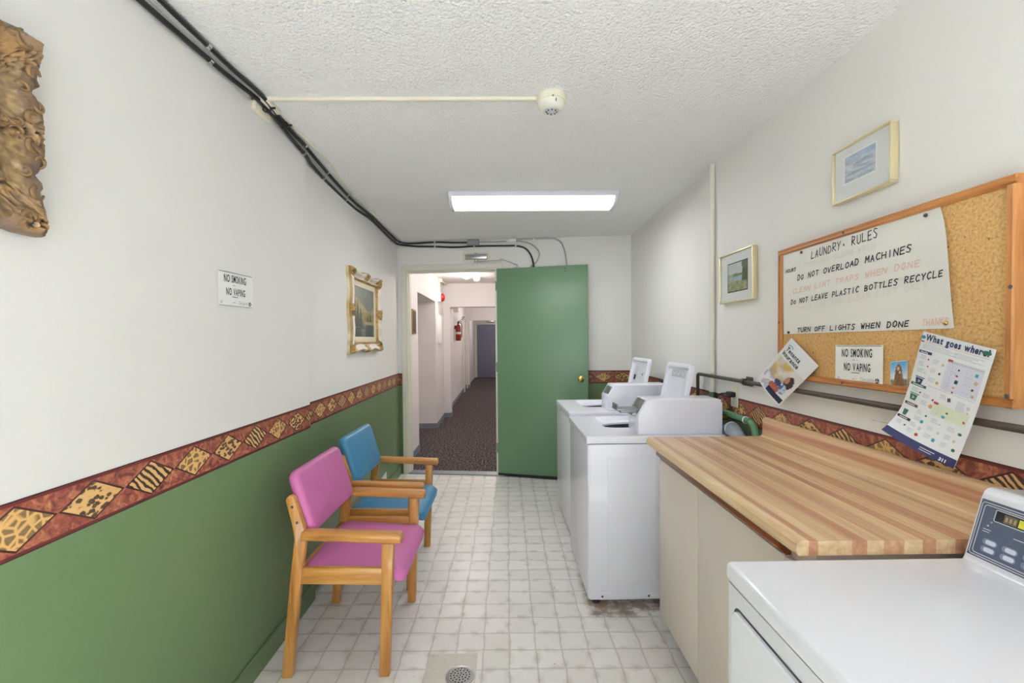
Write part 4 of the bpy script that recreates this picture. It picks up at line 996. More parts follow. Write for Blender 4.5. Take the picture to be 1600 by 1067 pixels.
def print_frame(label, ya, yb, za, zb, iy0, iy1, iz0, iz1, fn, dark, nx, tilt=0.0, depth=0.03):
    """ya is the end nearer the camera"""
    t = thing('picture_frame', label, 'picture', (XR-depth, (ya+yb)/2, za))
    fx_ = XR-depth; b = nb(); wd = 0.0075
    for lo, hi in (((fx_, ya, za), (XR-0.003, yb, za+wd)), ((fx_, ya, zb-wd), (XR-0.003, yb, zb)), ((fx_, ya, za+wd), (XR-0.003, ya+wd, zb-wd)), ((fx_, yb-wd, za+wd), (XR-0.003, yb, zb-wd))): box(b, lo, hi, 0.0025)
    o = obj('frame', b, 'gilt metal', t)
    w_, h_ = yb-ya-2*wd, zb-za-2*wd
    sh = Sheet(w_, h_, ['mat board']); Uy = lambda y: yb-wd-y; Vz = lambda z: z-za-wd
    m_ = 0.006
    if dark: sh.rect(Uy(iy1)-m_, Vz(iz0)-m_, Uy(iy0)+m_, Vz(iz1)+m_, 'mat dark', 1)
    else: sh.rect(Uy(iy1)-m_, Vz(iz0)-m_, Uy(iy0)+m_, Vz(iz1)+m_, 'paper', 1)
    sh.picture(Uy(iy1), Vz(iz0), Uy(iy0), Vz(iz1), nx, nx, fn, lift=2)
    sh.done('matted_print', lambda u, v, h: Vector((fx_+0.010-h, yb-wd-u, za+wd+v)), '', '', parent=t, grid=2)
    b = nb(); b.faces.new([b.verts.new(p_) for p_ in ((fx_+0.004, yb-wd+0.002, za+wd-0.002), (fx_+0.004, ya+wd-0.002, za+wd-0.002), (fx_+0.004, ya+wd-0.002, zb-wd+0.002), (fx_+0.004, yb-wd+0.002, zb-wd+0.002))]); b.normal_update(); b.faces.ensure_lookup_table(); b.faces[0].normal_flip() if b.faces[0].normal.x > 0 else None; obj('glass', b, 'thin glass', t, smooth=0)
    return t
print_frame('small gold framed print of waves, hung high above the cork board', 1.464, 1.730, 1.930, 2.130, 1.535, 1.675, 1.995, 2.088, waves, False, 26)
t2 = print_frame('small gold framed river landscape print beside the cork board', 2.290, 2.648, 1.628, 1.902, 2.355, 2.558, 1.690, 1.840, river, True, 34)

# ------------------------------------------------------------------ ornate frames on the left wall
def mountain(u, v):
    c = lerp3(hx('#6b7468'), hx('#4f5a55'), v)
    c = lerp3(c, hx('#8a8a74'), 0.5*cl(0.5+1.5*fbm(u*3, v*4, 5)))
    ridge = 0.66+0.12*math.sin(u*5+1)+0.07*fbm(u*5, 0.5)
    if v < ridge: c = lerp3(hx('#8a815a'), hx('#a3936a'), 0.5+1.5*fbm(u*6, v*6, 2))
    if v < 0.50+0.1*fbm(u*6, 3): c = lerp3(hx('#6f6a3c'), hx('#99894c'), 0.5+1.5*fbm(u*8, v*8, 6))
    if v < 0.27: c = lerp3(hx('#39483f'), hx('#6f7c72'), 0.5+1.3*fbm(u*3, v*18, 7))
    for tx_, tw, th in ((0.06, 0.10, 0.86), (0.20, 0.10, 0.72), (0.33, 0.09, 0.60), (0.80, 0.10, 0.50), (0.66, 0.09, 0.46)):
        if v < th and v > 0.20 and abs(u-tx_) < tw*(1.05-(v-0.2)/(th-0.2))*(1+0.5*fbm(v*20, tx_*9)): c = lerp3(hx('#1f2a22'), hx('#39462c'), 0.5+fbm(u*16, v*16))
    if v < 0.2 and (u < 0.36 or 0.55 < u < 0.9) and fbm(u*3, v*9, 4) > -0.15: c = lerp3(c, hx('#26312a'), 0.7)
    if 0.25 < v < 0.33 and u > 0.5: c = lerp3(hx('#8a7d5e'), hx('#b0a080'), 0.5+fbm(u*12, v*12))
    return c
def ornate(name, label, y0, y1, z0, z1, x_wall, wd, depth, mat, colf, amp, npt, paint, edge, liner, ins, orn=1.0, fq=1.0, scrolls=False):
    """baroque frame on the wall x = x_wall facing +x; the outer edge is scalloped, corners and centres flare"""
    t = thing(name, label, 'picture', (x_wall, (y0+y1)/2, z0))
    cyy, czz = (y0+y1)/2, (z0+z1)/2; w, h = y1-y0, z1-z0
    b = nb(); cl_ = b.loops.layers.color.new('paint')
    # perimeter samples: (unit outward dir point on inner rectangle -> outer rectangle)
    per = []
    for (a0, a1, n) in (((-1, -1), (1, -1), npt), ((1, -1), (1, 1), npt), ((1, 1), (-1, 1), npt), ((-1, 1), (-1, -1), npt)):
        for k in range(n):
            f = k/n; per.append((a0[0]+(a1[0]-a0[0])*f, a0[1]+(a1[1]-a0[1])*f, f))
    rows = []; cols = []
    pr0 = [(0.0, 0.0), (0.0, 0.35), (0.02, 0.62), (0.06, 0.80), (0.14, 0.96), (0.24, 1.0), (0.36, 0.92), (0.48, 0.74), (0.60, 0.60), (0.72, 0.54), (0.80, 0.60), (0.86, 0.66), (0.92, 0.58), (0.96, 0.42), (1.0, 0.34), (1.0, 0.1)]
    prof = []
    for (a, c_) in zip(pr0, pr0[1:]):
        for k in range(3): prof.append((a[0]+(c_[0]-a[0])*k/3, a[1]+(c_[1]-a[1])*k/3))
    prof.append(pr0[-1])
    for (px, pz, f) in per:
        g_ = abs(f-0.5)*2                       # 1 at corners, 0 at side centre
        for (ga, va), (gb, vb) in zip(edge, edge[1:]):
            if ga <= g_ <= gb: sc = amp*(1+va+(vb-va)*(g_-ga)/(gb-ga)); break
        ro = []; rc = []
        for s_, hh in prof:
            d_ = s_*wd+(1-s_)*(amp-sc)
            yy = cyy+px*(w/2-d_); zz = czz+pz*(h/2-d_)
            cor = max(0, g_-0.70)/0.30; cen = max(0, 0.26-g_)/0.26; on = max(cor, cen)
            q = Vector((yy*22, zz*22, 1.3))*fq; relief = 0.0
            if 0.02 < s_ < 0.97:
                w_ = Vector((noise.noise(q*0.8), noise.noise(q*0.8+Vector((9, 4, 2))), 0))*1.1
                rid = 1-2.2*abs(noise.noise((q+w_)*1.25)); r2_ = 1-2.2*abs(noise.noise((q-w_)*2.6+Vector((3, 3, 3))))
                relief = orn*(0.15+0.75*on)*(0.6*rid+0.4*r2_-0.25)*0.34*min(1, s_/0.12)
                if s_ > 0.5 and on < 0.2: relief *= 0.2
            xx = x_wall+0.003+depth*max(0.0, hh+relief)
            ro.append(b.verts.new((xx, yy, zz))); rc.append(tuple(cl(q_) for q_ in colf(s_, on, relief, q))+(1,))
        rows.append(ro); cols.append(rc)
    n = len(rows)
    for k in range(n):
        k2 = (k+1) % n
        for j in range(len(prof)-1):
            f = b.faces.new((rows[k][j], rows[k2][j], rows[k2][j+1], rows[k][j+1]))
            for lp, (a, c_) in zip(f.loops, ((k, j), (k2, j), (k2, j+1), (k, j+1))): lp[cl_] = cols[a][c_]
    bmesh.ops.recalc_face_normals(b, faces=b.faces[:])
    obj('carved_frame', b, mat, t, smooth=50)
    if scrolls:
        def cscroll(oy, oz, size, ang, flip):
            pts = []; rad = []
            for k in range(34):
                f = k/33; th = ang+flip*(0.2+f*5.6); r_ = size*(1-f)**0.75+0.0012
                pts.append((x_wall+depth*(0.98+0.12*math.sin(f*PI)), oy+size*0.0+r_*math.cos(th), oz+r_*math.sin(th))); rad.append(0.0048*(0.45+0.75*math.sin(PI*min(1, f*1.1+0.05)))*size/0.02)
            b = nb(); tube(b, pts, rad, 7); obj('scroll_ornament', b, 'scroll gilt', t, smooth=60)
        ex4 = [(-1, -1), (1, -1), (1, 1), (-1, 1)]
        for (sy, sz) in ex4:
            oy, oz = cyy+sy*(w/2-wd*0.42), czz+sz*(h/2-wd*0.42)
            cscroll(oy, oz+sz*0.018, 0.022, PI/2*sz, sy*sz); cscroll(oy-sy*0.052, oz+sz*0.012, 0.018, -PI/2*sz, -sy*sz); cscroll(oy+sy*0.012, oz-sz*0.045, 0.018, 0 if sy > 0 else PI, sy*sz); cscroll(oy-sy*0.01, oz-sz*0.085, 0.013, PI if sy > 0 else 0, -sy*sz)
        for sy in (-1, 1):
            for q_ in (-1, 1):
                oy = cyy+sy*(w/2-wd*0.36); cscroll(oy, czz+q_*0.026, 0.019, 0 if sy > 0 else PI, q_*sy); cscroll(oy+sy*0.012, czz+q_*0.060, 0.014, PI/2*q_, -q_*sy); cscroll(oy-sy*0.03, czz+q_*0.012, 0.012, PI if sy > 0 else 0, q_*sy)
        for sz in (-1, 1):
            for q_ in (-1, 1):
                oz = czz+sz*(h/2-wd*0.36); cscroll(cyy+q_*0.026, oz, 0.019, PI/2*sz, -q_*sz); cscroll(cyy+q_*0.060, oz+sz*0.012, 0.014, 0 if q_ > 0 else PI, q_*sz)
    iy0, iy1, iz0, iz1 = y0+wd, y1-wd, z0+wd, z1-wd
    if liner:
        b = nb(); lx = x_wall+depth*0.40
        for lo, hi in (((x_wall+0.004, iy0-0.004, iz0-0.004), (lx, iy0+ins, iz1+0.004)), ((x_wall+0.004, iy1-ins, iz0-0.004), (lx, iy1+0.004, iz1+0.004)), ((x_wall+0.004, iy0+ins, iz0-0.004), (lx, iy1-ins, iz0+ins)), ((x_wall+0.004, iy0+ins, iz1-ins), (lx, iy1-ins, iz1+0.004))): box(b, lo, hi, 0.003)
        obj('liner', b, liner, t)
    else: ins = 0
    sh = Sheet(iy1-iy0-2*ins+0.01, iz1-iz0-2*ins+0.01, ['linen liner']); sh.picture(0, 0, sh.w, sh.h, 44, 60, paint, 'oil painting', 1)
    sh.done('painting', lambda u, v, hh: Vector((x_wall+depth*0.30+hh, iy0+ins-0.005+u, iz0+ins-0.005+v)), '', '', parent=t, grid=2)
    return t
def ivory(s_, on, rel, q):
    if s_ < 0.012: return lerp3(hx('#b39a63'), hx('#ddd3c0'), 0.5+noise.noise(q))
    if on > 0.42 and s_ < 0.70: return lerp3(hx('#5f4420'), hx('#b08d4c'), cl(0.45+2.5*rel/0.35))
    if s_ < 0.07: return lerp3(hx('#85775a'), hx('#b59a62'), 0.5+noise.noise(q))
    if s_ > 0.78: return lerp3(hx('#8f6d33'), hx('#bb9a58'), 0.5+noise.noise(q*2))
    return lerp3(hx('#e9e1d6'), hx('#d8cbbd'), 0.5+noise.noise(q))
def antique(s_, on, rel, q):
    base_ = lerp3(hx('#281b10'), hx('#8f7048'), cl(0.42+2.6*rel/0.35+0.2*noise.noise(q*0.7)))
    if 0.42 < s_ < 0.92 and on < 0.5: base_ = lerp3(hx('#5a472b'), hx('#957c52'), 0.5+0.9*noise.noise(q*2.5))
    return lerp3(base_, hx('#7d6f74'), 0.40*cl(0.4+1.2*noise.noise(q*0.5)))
XF = -1.146
ornate('framed_painting', 'mountain lake oil painting in an ivory and gold carved frame beside the doorway', 3.243, 4.005, 1.342, 1.972, XF, 0.085, 0.055, 'carved ivory gilt', ivory, 0.022, 60, mountain, [(0, 0), (0.12, -0.1), (0.25, -0.55), (0.45, -1), (0.62, -0.75), (0.75, -0.35), (0.85, 0), (1, 0)], 'linen liner', 0.040)
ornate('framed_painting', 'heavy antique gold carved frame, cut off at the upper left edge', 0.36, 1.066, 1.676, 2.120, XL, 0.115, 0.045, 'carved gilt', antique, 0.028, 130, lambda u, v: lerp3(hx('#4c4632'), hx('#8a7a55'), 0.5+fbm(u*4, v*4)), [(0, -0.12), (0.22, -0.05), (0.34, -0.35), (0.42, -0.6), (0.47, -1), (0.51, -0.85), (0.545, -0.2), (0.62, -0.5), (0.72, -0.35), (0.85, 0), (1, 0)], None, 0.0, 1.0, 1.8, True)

# ------------------------------------------------------------------ pipes and services
def pipe(name, pts, r, m, label, cat, k=6, group=None, n=12):
    b = nb(); P = smoothpath(pts, k) if k else pts; tube(b, P, r, n)
    return tag(obj(name, b, m, None, pts[0], smooth=60), label, cat, group)
t = thing('wall_pipe', 'dark brown metal pipe running along the right wall below the cork board', 'pipe', (1.238, 1.6, 1.2))
b = nb(); tube(b, [(1.236, 2.935, 0.88), (1.236, 2.935, 1.185), (1.236, 2.930, 1.198), (1.236, 2.918, 1.203), (1.236, 0.2, 1.207)], 0.0105, 14); obj('tube', b, 'rusty brown pipe', t, smooth=60)
for yy in (2.36, 0.75):
    b = nb(); box(b, (1.233, yy-0.012, 1.185), (1.269, yy+0.012, 1.195), 0.002); lathe(b, [(0.0125, -0.011), (0.016, -0.011), (0.016, 0.011), (0.0125, 0.011)], 16, frame_mat((1.236, yy, 1.2045), (1, 0, 0), (0, 0, 1), (0, 1, 0))); box(b, (1.262, yy-0.03, 1.180), (1.269, yy+0.03, 1.228), 0.002)
    obj('bracket', b, 'rusty brown pipe', t)
t = thing('riser_pipe', 'white painted pipe standing in front of the right wall behind the near washer', 'pipe', (1.252, 2.76, 0))
b = nb(); tube(b, [(1.252, 2.765, 1.105), (1.252, 2.765, H-0.001)], 0.0155, 16); obj('upper_tube', b, 'white pipe paint', t, smooth=60)
b = nb(); tube(b, [(1.252, 2.765, 0.0), (1.252, 2.765, 1.105)], 0.0155, 16); o = obj('lower_tube', b, 'green pipe paint', t, smooth=60); o['label'] = 'green painted lower length'
t = thing('waste_pipe', 'green painted pipe behind the near washer, bending down at the end of the countertop', 'pipe', (1.222, 2.5, 0.9))
b = nb(); tube(b, smoothpath([(1.218, 3.9, 1.03), (1.218, 2.9, 1.02), (1.218, 2.32, 1.013), (1.218, 2.27, 1.010), (1.218, 2.238, 0.996), (1.218, 2.218, 0.972), (1.218, 2.211, 0.935), (1.218, 2.21, 0.86), (1.218, 2.21, 0.2)], 8), 0.0165, 14); obj('tube', b, 'green pipe paint', t, smooth=60)
b = nb(); lathe(b, [(0.0168, -0.004), (0.019, -0.004), (0.019, 0.004), (0.0168, 0.004)], 16, frame_mat((1.218, 2.305, 1.012), (1, 0, 0), (0, 0, 1), (0, 1, 0))); obj('tie', b, 'white plastic', t)
t = thing('wall_outlet', 'cream outlet plate with a black plug above the green pipe on the right wall', 'outlet', (1.267, 2.515, 1.05))
b = nb(); box(b, (1.262, 2.480, 1.048), (1.2695, 2.552, 1.160), 0.003); obj('cover_plate', b, 'cream plastic', t)
b = nb(); box(b, (1.225, 2.490, 1.104), (1.262, 2.542, 1.134), 0.008); tube(b, smoothpath([(1.232, 2.542, 1.119), (1.228, 2.60, 1.112), (1.232, 2.66, 1.08), (1.235, 2.68, 0.98), (1.235, 2.69, 0.8)], 6), 0.005, 8); o = obj('plug', b, 'black plastic', t); o['label'] = 'black plug and cord'
t = thing('wall_outlet', 'cream outlet plate behind the far washer lid in the corner', 'outlet', (1.267, 3.62, 1.05))
b = nb(); box(b, (1.262, 3.585, 1.052), (1.2695, 3.657, 1.162), 0.003); obj('cover_plate', b, 'cream plastic', t)
b = nb(); box(b, (1.228, 3.597, 1.07), (1.262, 3.645, 1.10), 0.006); o = obj('plug', b, 'black plastic', t); o['label'] = 'black plug'
t = thing('drain_hose', 'thick grey drain hose curled behind the near washer', 'hose', (1.2, 2.4, 0.9))
b = nb(); tube(b, smoothpath([(1.21, 2.545, 0.60), (1.208, 2.535, 0.80), (1.207, 2.505, 0.895), (1.206, 2.43, 0.943), (1.195, 2.35, 0.925), (1.187, 2.29, 0.85), (1.185, 2.27, 0.5)], 10), 0.036, 18); obj('tube', b, 'grey hose', t, smooth=60)
b = nb(); lathe(b, [(0.0365, -0.005), (0.039, -0.005), (0.039, 0.005), (0.0365, 0.005)], 24, frame_mat((1.2055, 2.425, 0.9435), (1, 0, 0), (0, 0, 1), (0, 1, 0))); o = obj('hose_clamp', b, 'white plastic', t)
b = nb(); lathe(b, [(0.0365, -0.02), (0.043, -0.02), (0.043, 0.02), (0.0365, 0.02)], 24, frame_mat((1.186, 2.30, 0.895), (1, 0, 0), (0, 1, 0), (0, 0.25, 0.97))); o = obj('coupling', b, 'white plastic', t)
t = thing('water_valve', 'small brass and black water valve behind the coin meter of the near washer', 'valve', (1.24, 2.72, 0.98))
b = nb(); tube(b, [(1.269, 2.60, 0.972), (1.215, 2.60, 0.972)], 0.011, 12); tube(b, [(1.225, 2.60, 0.972), (1.225, 2.60, 0.89)], 0.009, 12); obj('body', b, 'brass', t)
b = nb(); lathe(b, [(0, 0), (0.022, 0), (0.026, 0.006), (0.022, 0.012), (0, 0.012)], 10, frame_mat((1.215, 2.60, 0.972), (0, 1, 0), (0, 0, 1), (-1, 0, 0))); o = obj('handle', b, 'dark print', t)
b = nb(); tube(b, smoothpath([(1.225, 2.60, 0.90), (1.22, 2.60, 0.87), (1.20, 2.60, 0.80), (1.19, 2.7, 0.6)], 6), 0.010, 10); obj('hose', b, 'black rubber', t)

# black flexible conduits along the left wall and over the doorway
def clip(pos, d, r, m='chrome', parent=None):
    b = nb(); d = Vector(d).normalized(); u_ = d.cross(Vector((0, 0, 1))).normalized(); v_ = u_.cross(d)
    lathe(b, [(r, -0.009), (r+0.0025, -0.009), (r+0.003, 0.0), (r+0.0025, 0.009), (r, 0.009)], 14, frame_mat(pos, u_, v_, d)); obj('clip', b, m, parent)
def ribbed(name, pts, r, label, clips, group=None):
    P = smoothpath(pts, 10); L = [0.0]
    for a, c in zip(P, P[1:]): L.append(L[-1]+(c-a).length)
    n = int(L[-1]/0.006); Q = []; j = 0
    for i in range(n+1):
        s_ = L[-1]*i/n
        while j < len(L)-2 and L[j+1] < s_: j += 1
        f = (s_-L[j])/max(1e-9, L[j+1]-L[j]); Q.append(P[j].lerp(P[j+1], f))
    t = thing(name, label, 'conduit', Q[0], group)
    b = nb(); tube(b, Q, [r*(1.0 if i % 2 else 0.9) for i in range(len(Q))], 10); obj('tube', b, 'black plastic', t, smooth=80)
    for c in clips:
        i = min(range(len(Q)), key=lambda k: (Q[k]-Vector(c)).length); i = max(1, min(len(Q)-2, i))
        clip(Q[i], Q[i+1]-Q[i-1], r, parent=t)
    return t
bw = lambda x, z, n=0.014: tuple(BW(x, z, n))
ribbed('flexible_conduit', [(-1.076, WY+0.01, 2.44), (-1.076, 0.9, 2.44), (-1.075, 1.38, 2.444), (-1.073, 1.69, 2.458), (-1.07, 1.82, 2.464), (-1.057, 1.98, 2.468), (-1.062, 2.14, 2.466), (-1.076, 2.34, 2.452), (-1.078, 2.49, 2.437), (-1.105, 2.64, 2.440), (-1.126, 2.95, 2.436), (-1.137, 3.45, 2.434), (-1.135, 3.9, 2.456), (-1.142, 4.5, 2.446), (-1.145, 4.80, 2.452), bw(-1.10, 2.453, 0.018), bw(-0.95, 2.436), bw(-0.75, 2.427), bw(-0.544, 2.414), bw(-0.332, 2.419), bw(0.0, 2.414), bw(0.10, 2.411), bw(0.195, 2.385), bw(0.255, 2.314), bw(0.282, 2.22), bw(0.285, 2.12)], 0.0098,
       'black ribbed conduit, the lower one, running over the doorway and behind the door', [(-1.073, 1.69, 2.458), (-1.078, 2.46, 2.44), (-1.12, 2.83, 2.44), (-1.137, 3.25, 2.436), bw(-0.75, 2.427), bw(-0.332, 2.419), bw(0.10, 2.411)])
ribbed('flexible_conduit', [(-1.046, WY+0.01, 2.474), (-1.046, 0.9, 2.474), (-1.046, 1.407, 2.474), (-1.042, 1.63, 2.474), (-1.040, 1.77, 2.474), (-1.028, 1.95, 2.474), (-1.046, 2.13, 2.474), (-1.062, 2.33, 2.474), (-1.066, 2.45, 2.474), (-1.102, 2.915, 2.470), (-1.124, 3.41, 2.466), (-1.121, 3.88, 2.474), (-1.128, 4.5, 2.470), (-1.125, 4.78, 2.472), bw(-1.07, 2.470, 0.02), bw(-0.95, 2.468), bw(-0.75, 2.472), bw(-0.55, 2.463), bw(-0.405, 2.460)], 0.0098,
       'black ribbed conduit, the upper one, ending at the grey junction box', [(-1.042, 1.63, 2.474), (-1.062, 2.45, 2.474), (-1.10, 2.83, 2.47), (-1.124, 3.25, 2.468), bw(-0.75, 2.472)])
for (p, d, lb) in (((-1.05, 2.04, 2.462), 0.016, 'black cable tie on the conduits at the raceway elbow'), ((-1.05, 2.2, 2.462), 0.014, 'black cable tie on the conduits just beyond the raceway elbow'), ((-1.135, 4.78, 2.458), 0.02, 'black cable tie on the conduits in the far corner of the ceiling')):
    b = nb(); lathe(b, [(d, -0.004), (d+0.004, -0.004), (d+0.004, 0.004), (d, 0.004)], 14, frame_mat(p, (1, 0, 0), (0, 0, 1), (0, 1, 0))); box(b, (p[0]+d-0.002, p[1]-0.003, p[2]-0.004), (p[0]+d+0.022, p[1]+0.003, p[2]+0.004), 0.001)
    tag(obj('cable_tie', b, 'black plastic', None, p), lb, 'cable tie', 'cable ties on the conduits')
pipe('ceiling_cable', [(-1.035, 2.17, 2.481), (-1.035, 2.45, 2.481), (-1.035, 2.75, 2.481), (-1.07, 3.0, 2.481), (-1.09, 3.6, 2.481), (-1.10, 4.2, 2.481), (-1.10, 4.86, 2.481)], 0.0045, 'cream plastic', 'thin cream cable on the ceiling beside the black conduits', 'cable')
t = thing('raceway', 'cream raceway crossing the ceiling from the left wall to the smoke detector', 'raceway', (-0.45, 2.0, H))
b = nb(); box(b, (-1.03, 1.992, H-0.014), (-0.42, 2.013, H), 0.002); box(b, (-0.421, 1.9925, H-0.0135), (0.15, 2.0125, H), 0.002); obj('duct', b, 'cream plastic', t)
b = nb(); box(b, (XL+0.001, 1.985, H-0.055), (XL+0.022, 2.11, H), 0.003); box(b, (XL+0.001, 1.985, H-0.02), (-1.02, 2.11, H), 0.003); obj('elbow', b, 'cream plastic', t)
b = nb(); box(b, (-0.428, 1.9895, H-0.0155), (-0.414, 2.0155, H), 0.001); obj('joint_cover', b, 'cream plastic', t)
def detector(x, y, zc, label, group=None):
    t = thing('smoke_detector', label, 'smoke detector', (x, y, zc)); m = Matrix.Translation((x, y, zc))
    b = nb(); lathe(b, [(0, 0), (0.064, 0), (0.064, -0.026), (0.061, -0.029), (0, -0.029)], 40, m); obj('base', b, 'cream plastic', t)
    b = nb(); lathe(b, [(0.058, -0.028), (0.057, -0.040), (0.051, -0.052), (0.040, -0.060), (0.032, -0.061), (0.031, -0.057), (0.028, -0.057)], 40, m); obj('cover', b, 'detector plastic', t)
    b = nb(); lathe(b, [(0.031, -0.055), (0.026, -0.064), (0.012, -0.068), (0, -0.069)], 28, m); gz = obj('sensor_grille', b, 'grey print', t)
    b = nb()
    for k in range(8): a = 2*PI*k/8; box(b, (x+0.022*math.cos(a)-0.003, y+0.022*math.sin(a)-0.003, zc-0.069), (x+0.022*math.cos(a)+0.003, y+0.022*math.sin(a)+0.003, zc-0.062), 0.001)
    obj('vent_slot', b, 'dark print', gz)
    b = nb(); box(b, (x+0.012, y-0.0595, zc-0.046), (x+0.016, y-0.050, zc-0.036), 0.001, mat=None); box(b, (x-0.002, y-0.066, zc-0.030), (x+0.003, y-0.055, zc-0.025), 0.001); obj('status_mark', b, 'dark print', t)
detector(0.202, 1.995, H, 'round white smoke detector at the end of the ceiling raceway')
detector(-0.50, 7.75, H+0.01, 'smoke detector on the corridor ceiling beside the bright dome light')

def bbox(bm, x0, x1, z0, z1, n0, n1, bev=0.003):
    P = [BW(x0, 0, n0), BW(x1, 0, n0), BW(x1, 0, n1), BW(x0, 0, n1)]
    prism(bm, [(p.x, p.y) for p in P], 2, z0, z1, bev=bev)
t = thing('junction_box', 'grey junction box above the doorway at the end of the upper black conduit', 'junction box', BW(-0.343, 2.426))
b = nb(); bbox(b, -0.405, -0.280, 2.424, H-0.002, 0.0005, 0.045, 0.004); obj('box', b, 'grey painted metal', t)
for x, z in ((-0.392, 2.474), (-0.295, 2.474), (-0.392, 2.436), (-0.295, 2.436)):
    b = nb(); bbox(b, x-0.004, x+0.004, z-0.004, z+0.004, 0.044, 0.0465, 0.001); obj('cover_screw', b, 'grey steel', t)
pipe('flexible_cable', [bw(-0.282, 2.462, 0.02), bw(-0.1, 2.458), bw(0.05, 2.462), bw(0.213, 2.442), bw(0.305, 2.39), bw(0.345, 2.32), bw(0.315, 2.243), bw(0.263, 2.20), bw(0.24, 2.14)], 0.0062, 'galvanised conduit', 'grey flexible cable looping from the junction box down behind the green door', 'cable', 8)
t = thing('switch_box', 'small white surface box on the end wall under the ceiling', 'junction box', BW(0.055, 2.452))
b = nb(); bbox(b, 0.004, 0.106, 2.450, H-0.002, 0.0005, 0.03, 0.005); obj('box', b, 'white plastic', t)
for xa in (0.015, 0.09):
    b = nb(); bbox(b, xa, xa+0.005, 2.45, H-0.003, 0.0295, 0.0308, 0.0005); obj('cover_edge', b, 'grey print', t)
t = thing('thin_conduit', 'thin white conduit bending down from the small white box to the door top', 'conduit', BW(0.3, 2.47))
b = nb(); tube(b, smoothpath([bw(0.10, 2.472), bw(0.30, 2.475), bw(0.48, 2.474), bw(0.555, 2.445), bw(0.592, 2.38), bw(0.612, 2.30), bw(0.622, 2.20), bw(0.625, 2.10)], 8), 0.0072, 12); obj('tube', b, 'galvanised conduit', t, smooth=60)
clip(BW(0.29, 2.475, 0.014), (1, -0.113, 0), 0.0072, 'white plastic', t)
for z in (2.148, 2.124):
    b = nb(); lathe(b, [(0, 0.002), (0.005, 0.002), (0.006, 0), (0, 0)], 12, frame_mat(DM @ Vector((0.722, 0, z)), ex, Vector((0, 0, 1)), -ey)); o = obj('screw', b, 'dark print', door); o['label'] = 'dark screw head'
# door closer over the doorway
t = thing('door_closer', 'silver hydraulic door closer above the doorway', 'door closer', BW(-0.31, 2.278))
b = nb(); bbox(b, -0.455, -0.170, 2.262, 2.348, 0.0005, 0.005, 0.002); obj('back_plate', b, 'cream plastic', t)
b = nb(); bbox(b, -0.426, -0.195, 2.280, 2.328, 0.004, 0.050, 0.008); obj('body', b, 'brushed steel', t)
for z, h in ((2.245, 0.036), (2.326, 0.018)):
    b = nb(); p = BW(-0.315, 0, 0.027); lathe(b, [(0, 0), (0.013, 0), (0.013, h), (0, h)], 16, Matrix.Translation((p.x, p.y, z))); obj('spindle', b, 'chrome', t)
dA = DM @ Vector((0.22, 0.02, 2.19))
b = nb(); p1 = BW(-0.315, 2.249, 0.027); p2 = BW(-0.035, 2.252, 0.26)
p2 = BW(-0.035, 2.252, 0.10)
def bar(bm, a, c, w_, h_):
    a = Vector(a); c = Vector(c); d = (c-a); L = d.length; d.normalize(); s_ = d.cross(Vector((0, 0, 1))).normalized(); u_ = s_.cross(d)
    box(bm, (0, -w_/2, -h_/2), (L, w_/2, h_/2), 0.001, mat=frame_mat(a, d, -s_, u_))
bar(b, p1, p2, 0.02, 0.006); bar(b, p2+Vector((0, 0, 0.007)), dA+Vector((0, 0, 0.02)), 0.018, 0.006); lathe(b, [(0, -0.012), (0.012, -0.012), (0.012, 0.014), (0, 0.014)], 14, Matrix.Translation(p2)); obj('arm', b, 'brushed steel', t)
b = nb(); box(b, (0.19, 0.005, 2.178), (0.25, 0.037, 2.186), 0.001, mat=DM); lathe(b, [(0, -0.03), (0.008, -0.03), (0.008, 0.006), (0, 0.006)], 12, Matrix.Translation(dA+Vector((0, 0, 0.02)))); obj('door_bracket', b, 'brushed steel', t)
t = thing('picture_frame', 'tan framed panel on the end wall, mostly hidden behind the green door', 'picture', BW(0.65, 1.535))
b = nb(); bbox(b, 0.50, 0.852, 1.535, 1.947, 0.001, 0.018, 0.004); obj('frame', b, 'cream plastic', t)
b = nb(); bbox(b, 0.52, 0.835, 1.555, 1.927, 0.0175, 0.0195, 0.0005); obj('panel', b, 'mat board', t)

# floor drain
dxx, dyy = -0.212, 1.915
t = thing('floor_drain', 'round chrome floor drain grate in the vinyl floor', 'floor drain', (dxx, dyy, 0))
b = nb(); lathe(b, [(0.062, 0.0004), (0.061, 0.0022), (0.051, 0.003), (0.050, 0.0015), (0.050, 0.0004)], 48, Matrix.Translation((dxx, dyy, 0))); obj('flange', b, 'brushed steel', t)
b = nb()
def circ(x, y, r, n):
    vs = [b.verts.new((x+r*math.cos(2*PI*k/n), y+r*math.sin(2*PI*k/n), 0.0035)) for k in range(n)]
    return [b.edges.new((vs[k], vs[(k+1) % n])) for k in range(n)]
es = circ(dxx, dyy, 0.0495, 40)
for r_, n_ in ((0, 1), (0.0135, 6), (0.027, 12), (0.0405, 18)):
    for k in range(n_): a = 2*PI*k/n_+r_*20; es += circ(dxx+r_*math.cos(a), dyy+r_*math.sin(a), 0.0042, 10)
bmesh.ops.triangle_fill(b, edges=es, use_beauty=True, use_dissolve=False)
r_ = bmesh.ops.extrude_face_region(b, geom=b.faces[:]); bmesh.ops.translate(b, verts=[v for v in r_['geom'] if isinstance(v, bmesh.types.BMVert)], vec=(0, 0, -0.0022)); bmesh.ops.recalc_face_normals(b, faces=b.faces[:])
obj('grate', b, 'brushed steel', t, smooth=30)
b = nb(); lathe(b, [(0, 0.0006), (0.0495, 0.0006), (0.0495, 0.0003), (0, 0.0003)], 32, Matrix.Translation((dxx, dyy, 0))); obj('drain_shade_disc', b, 'cabinet recess', t, smooth=0)  # flat disc under the grate, shade of the holes put into its dark colour
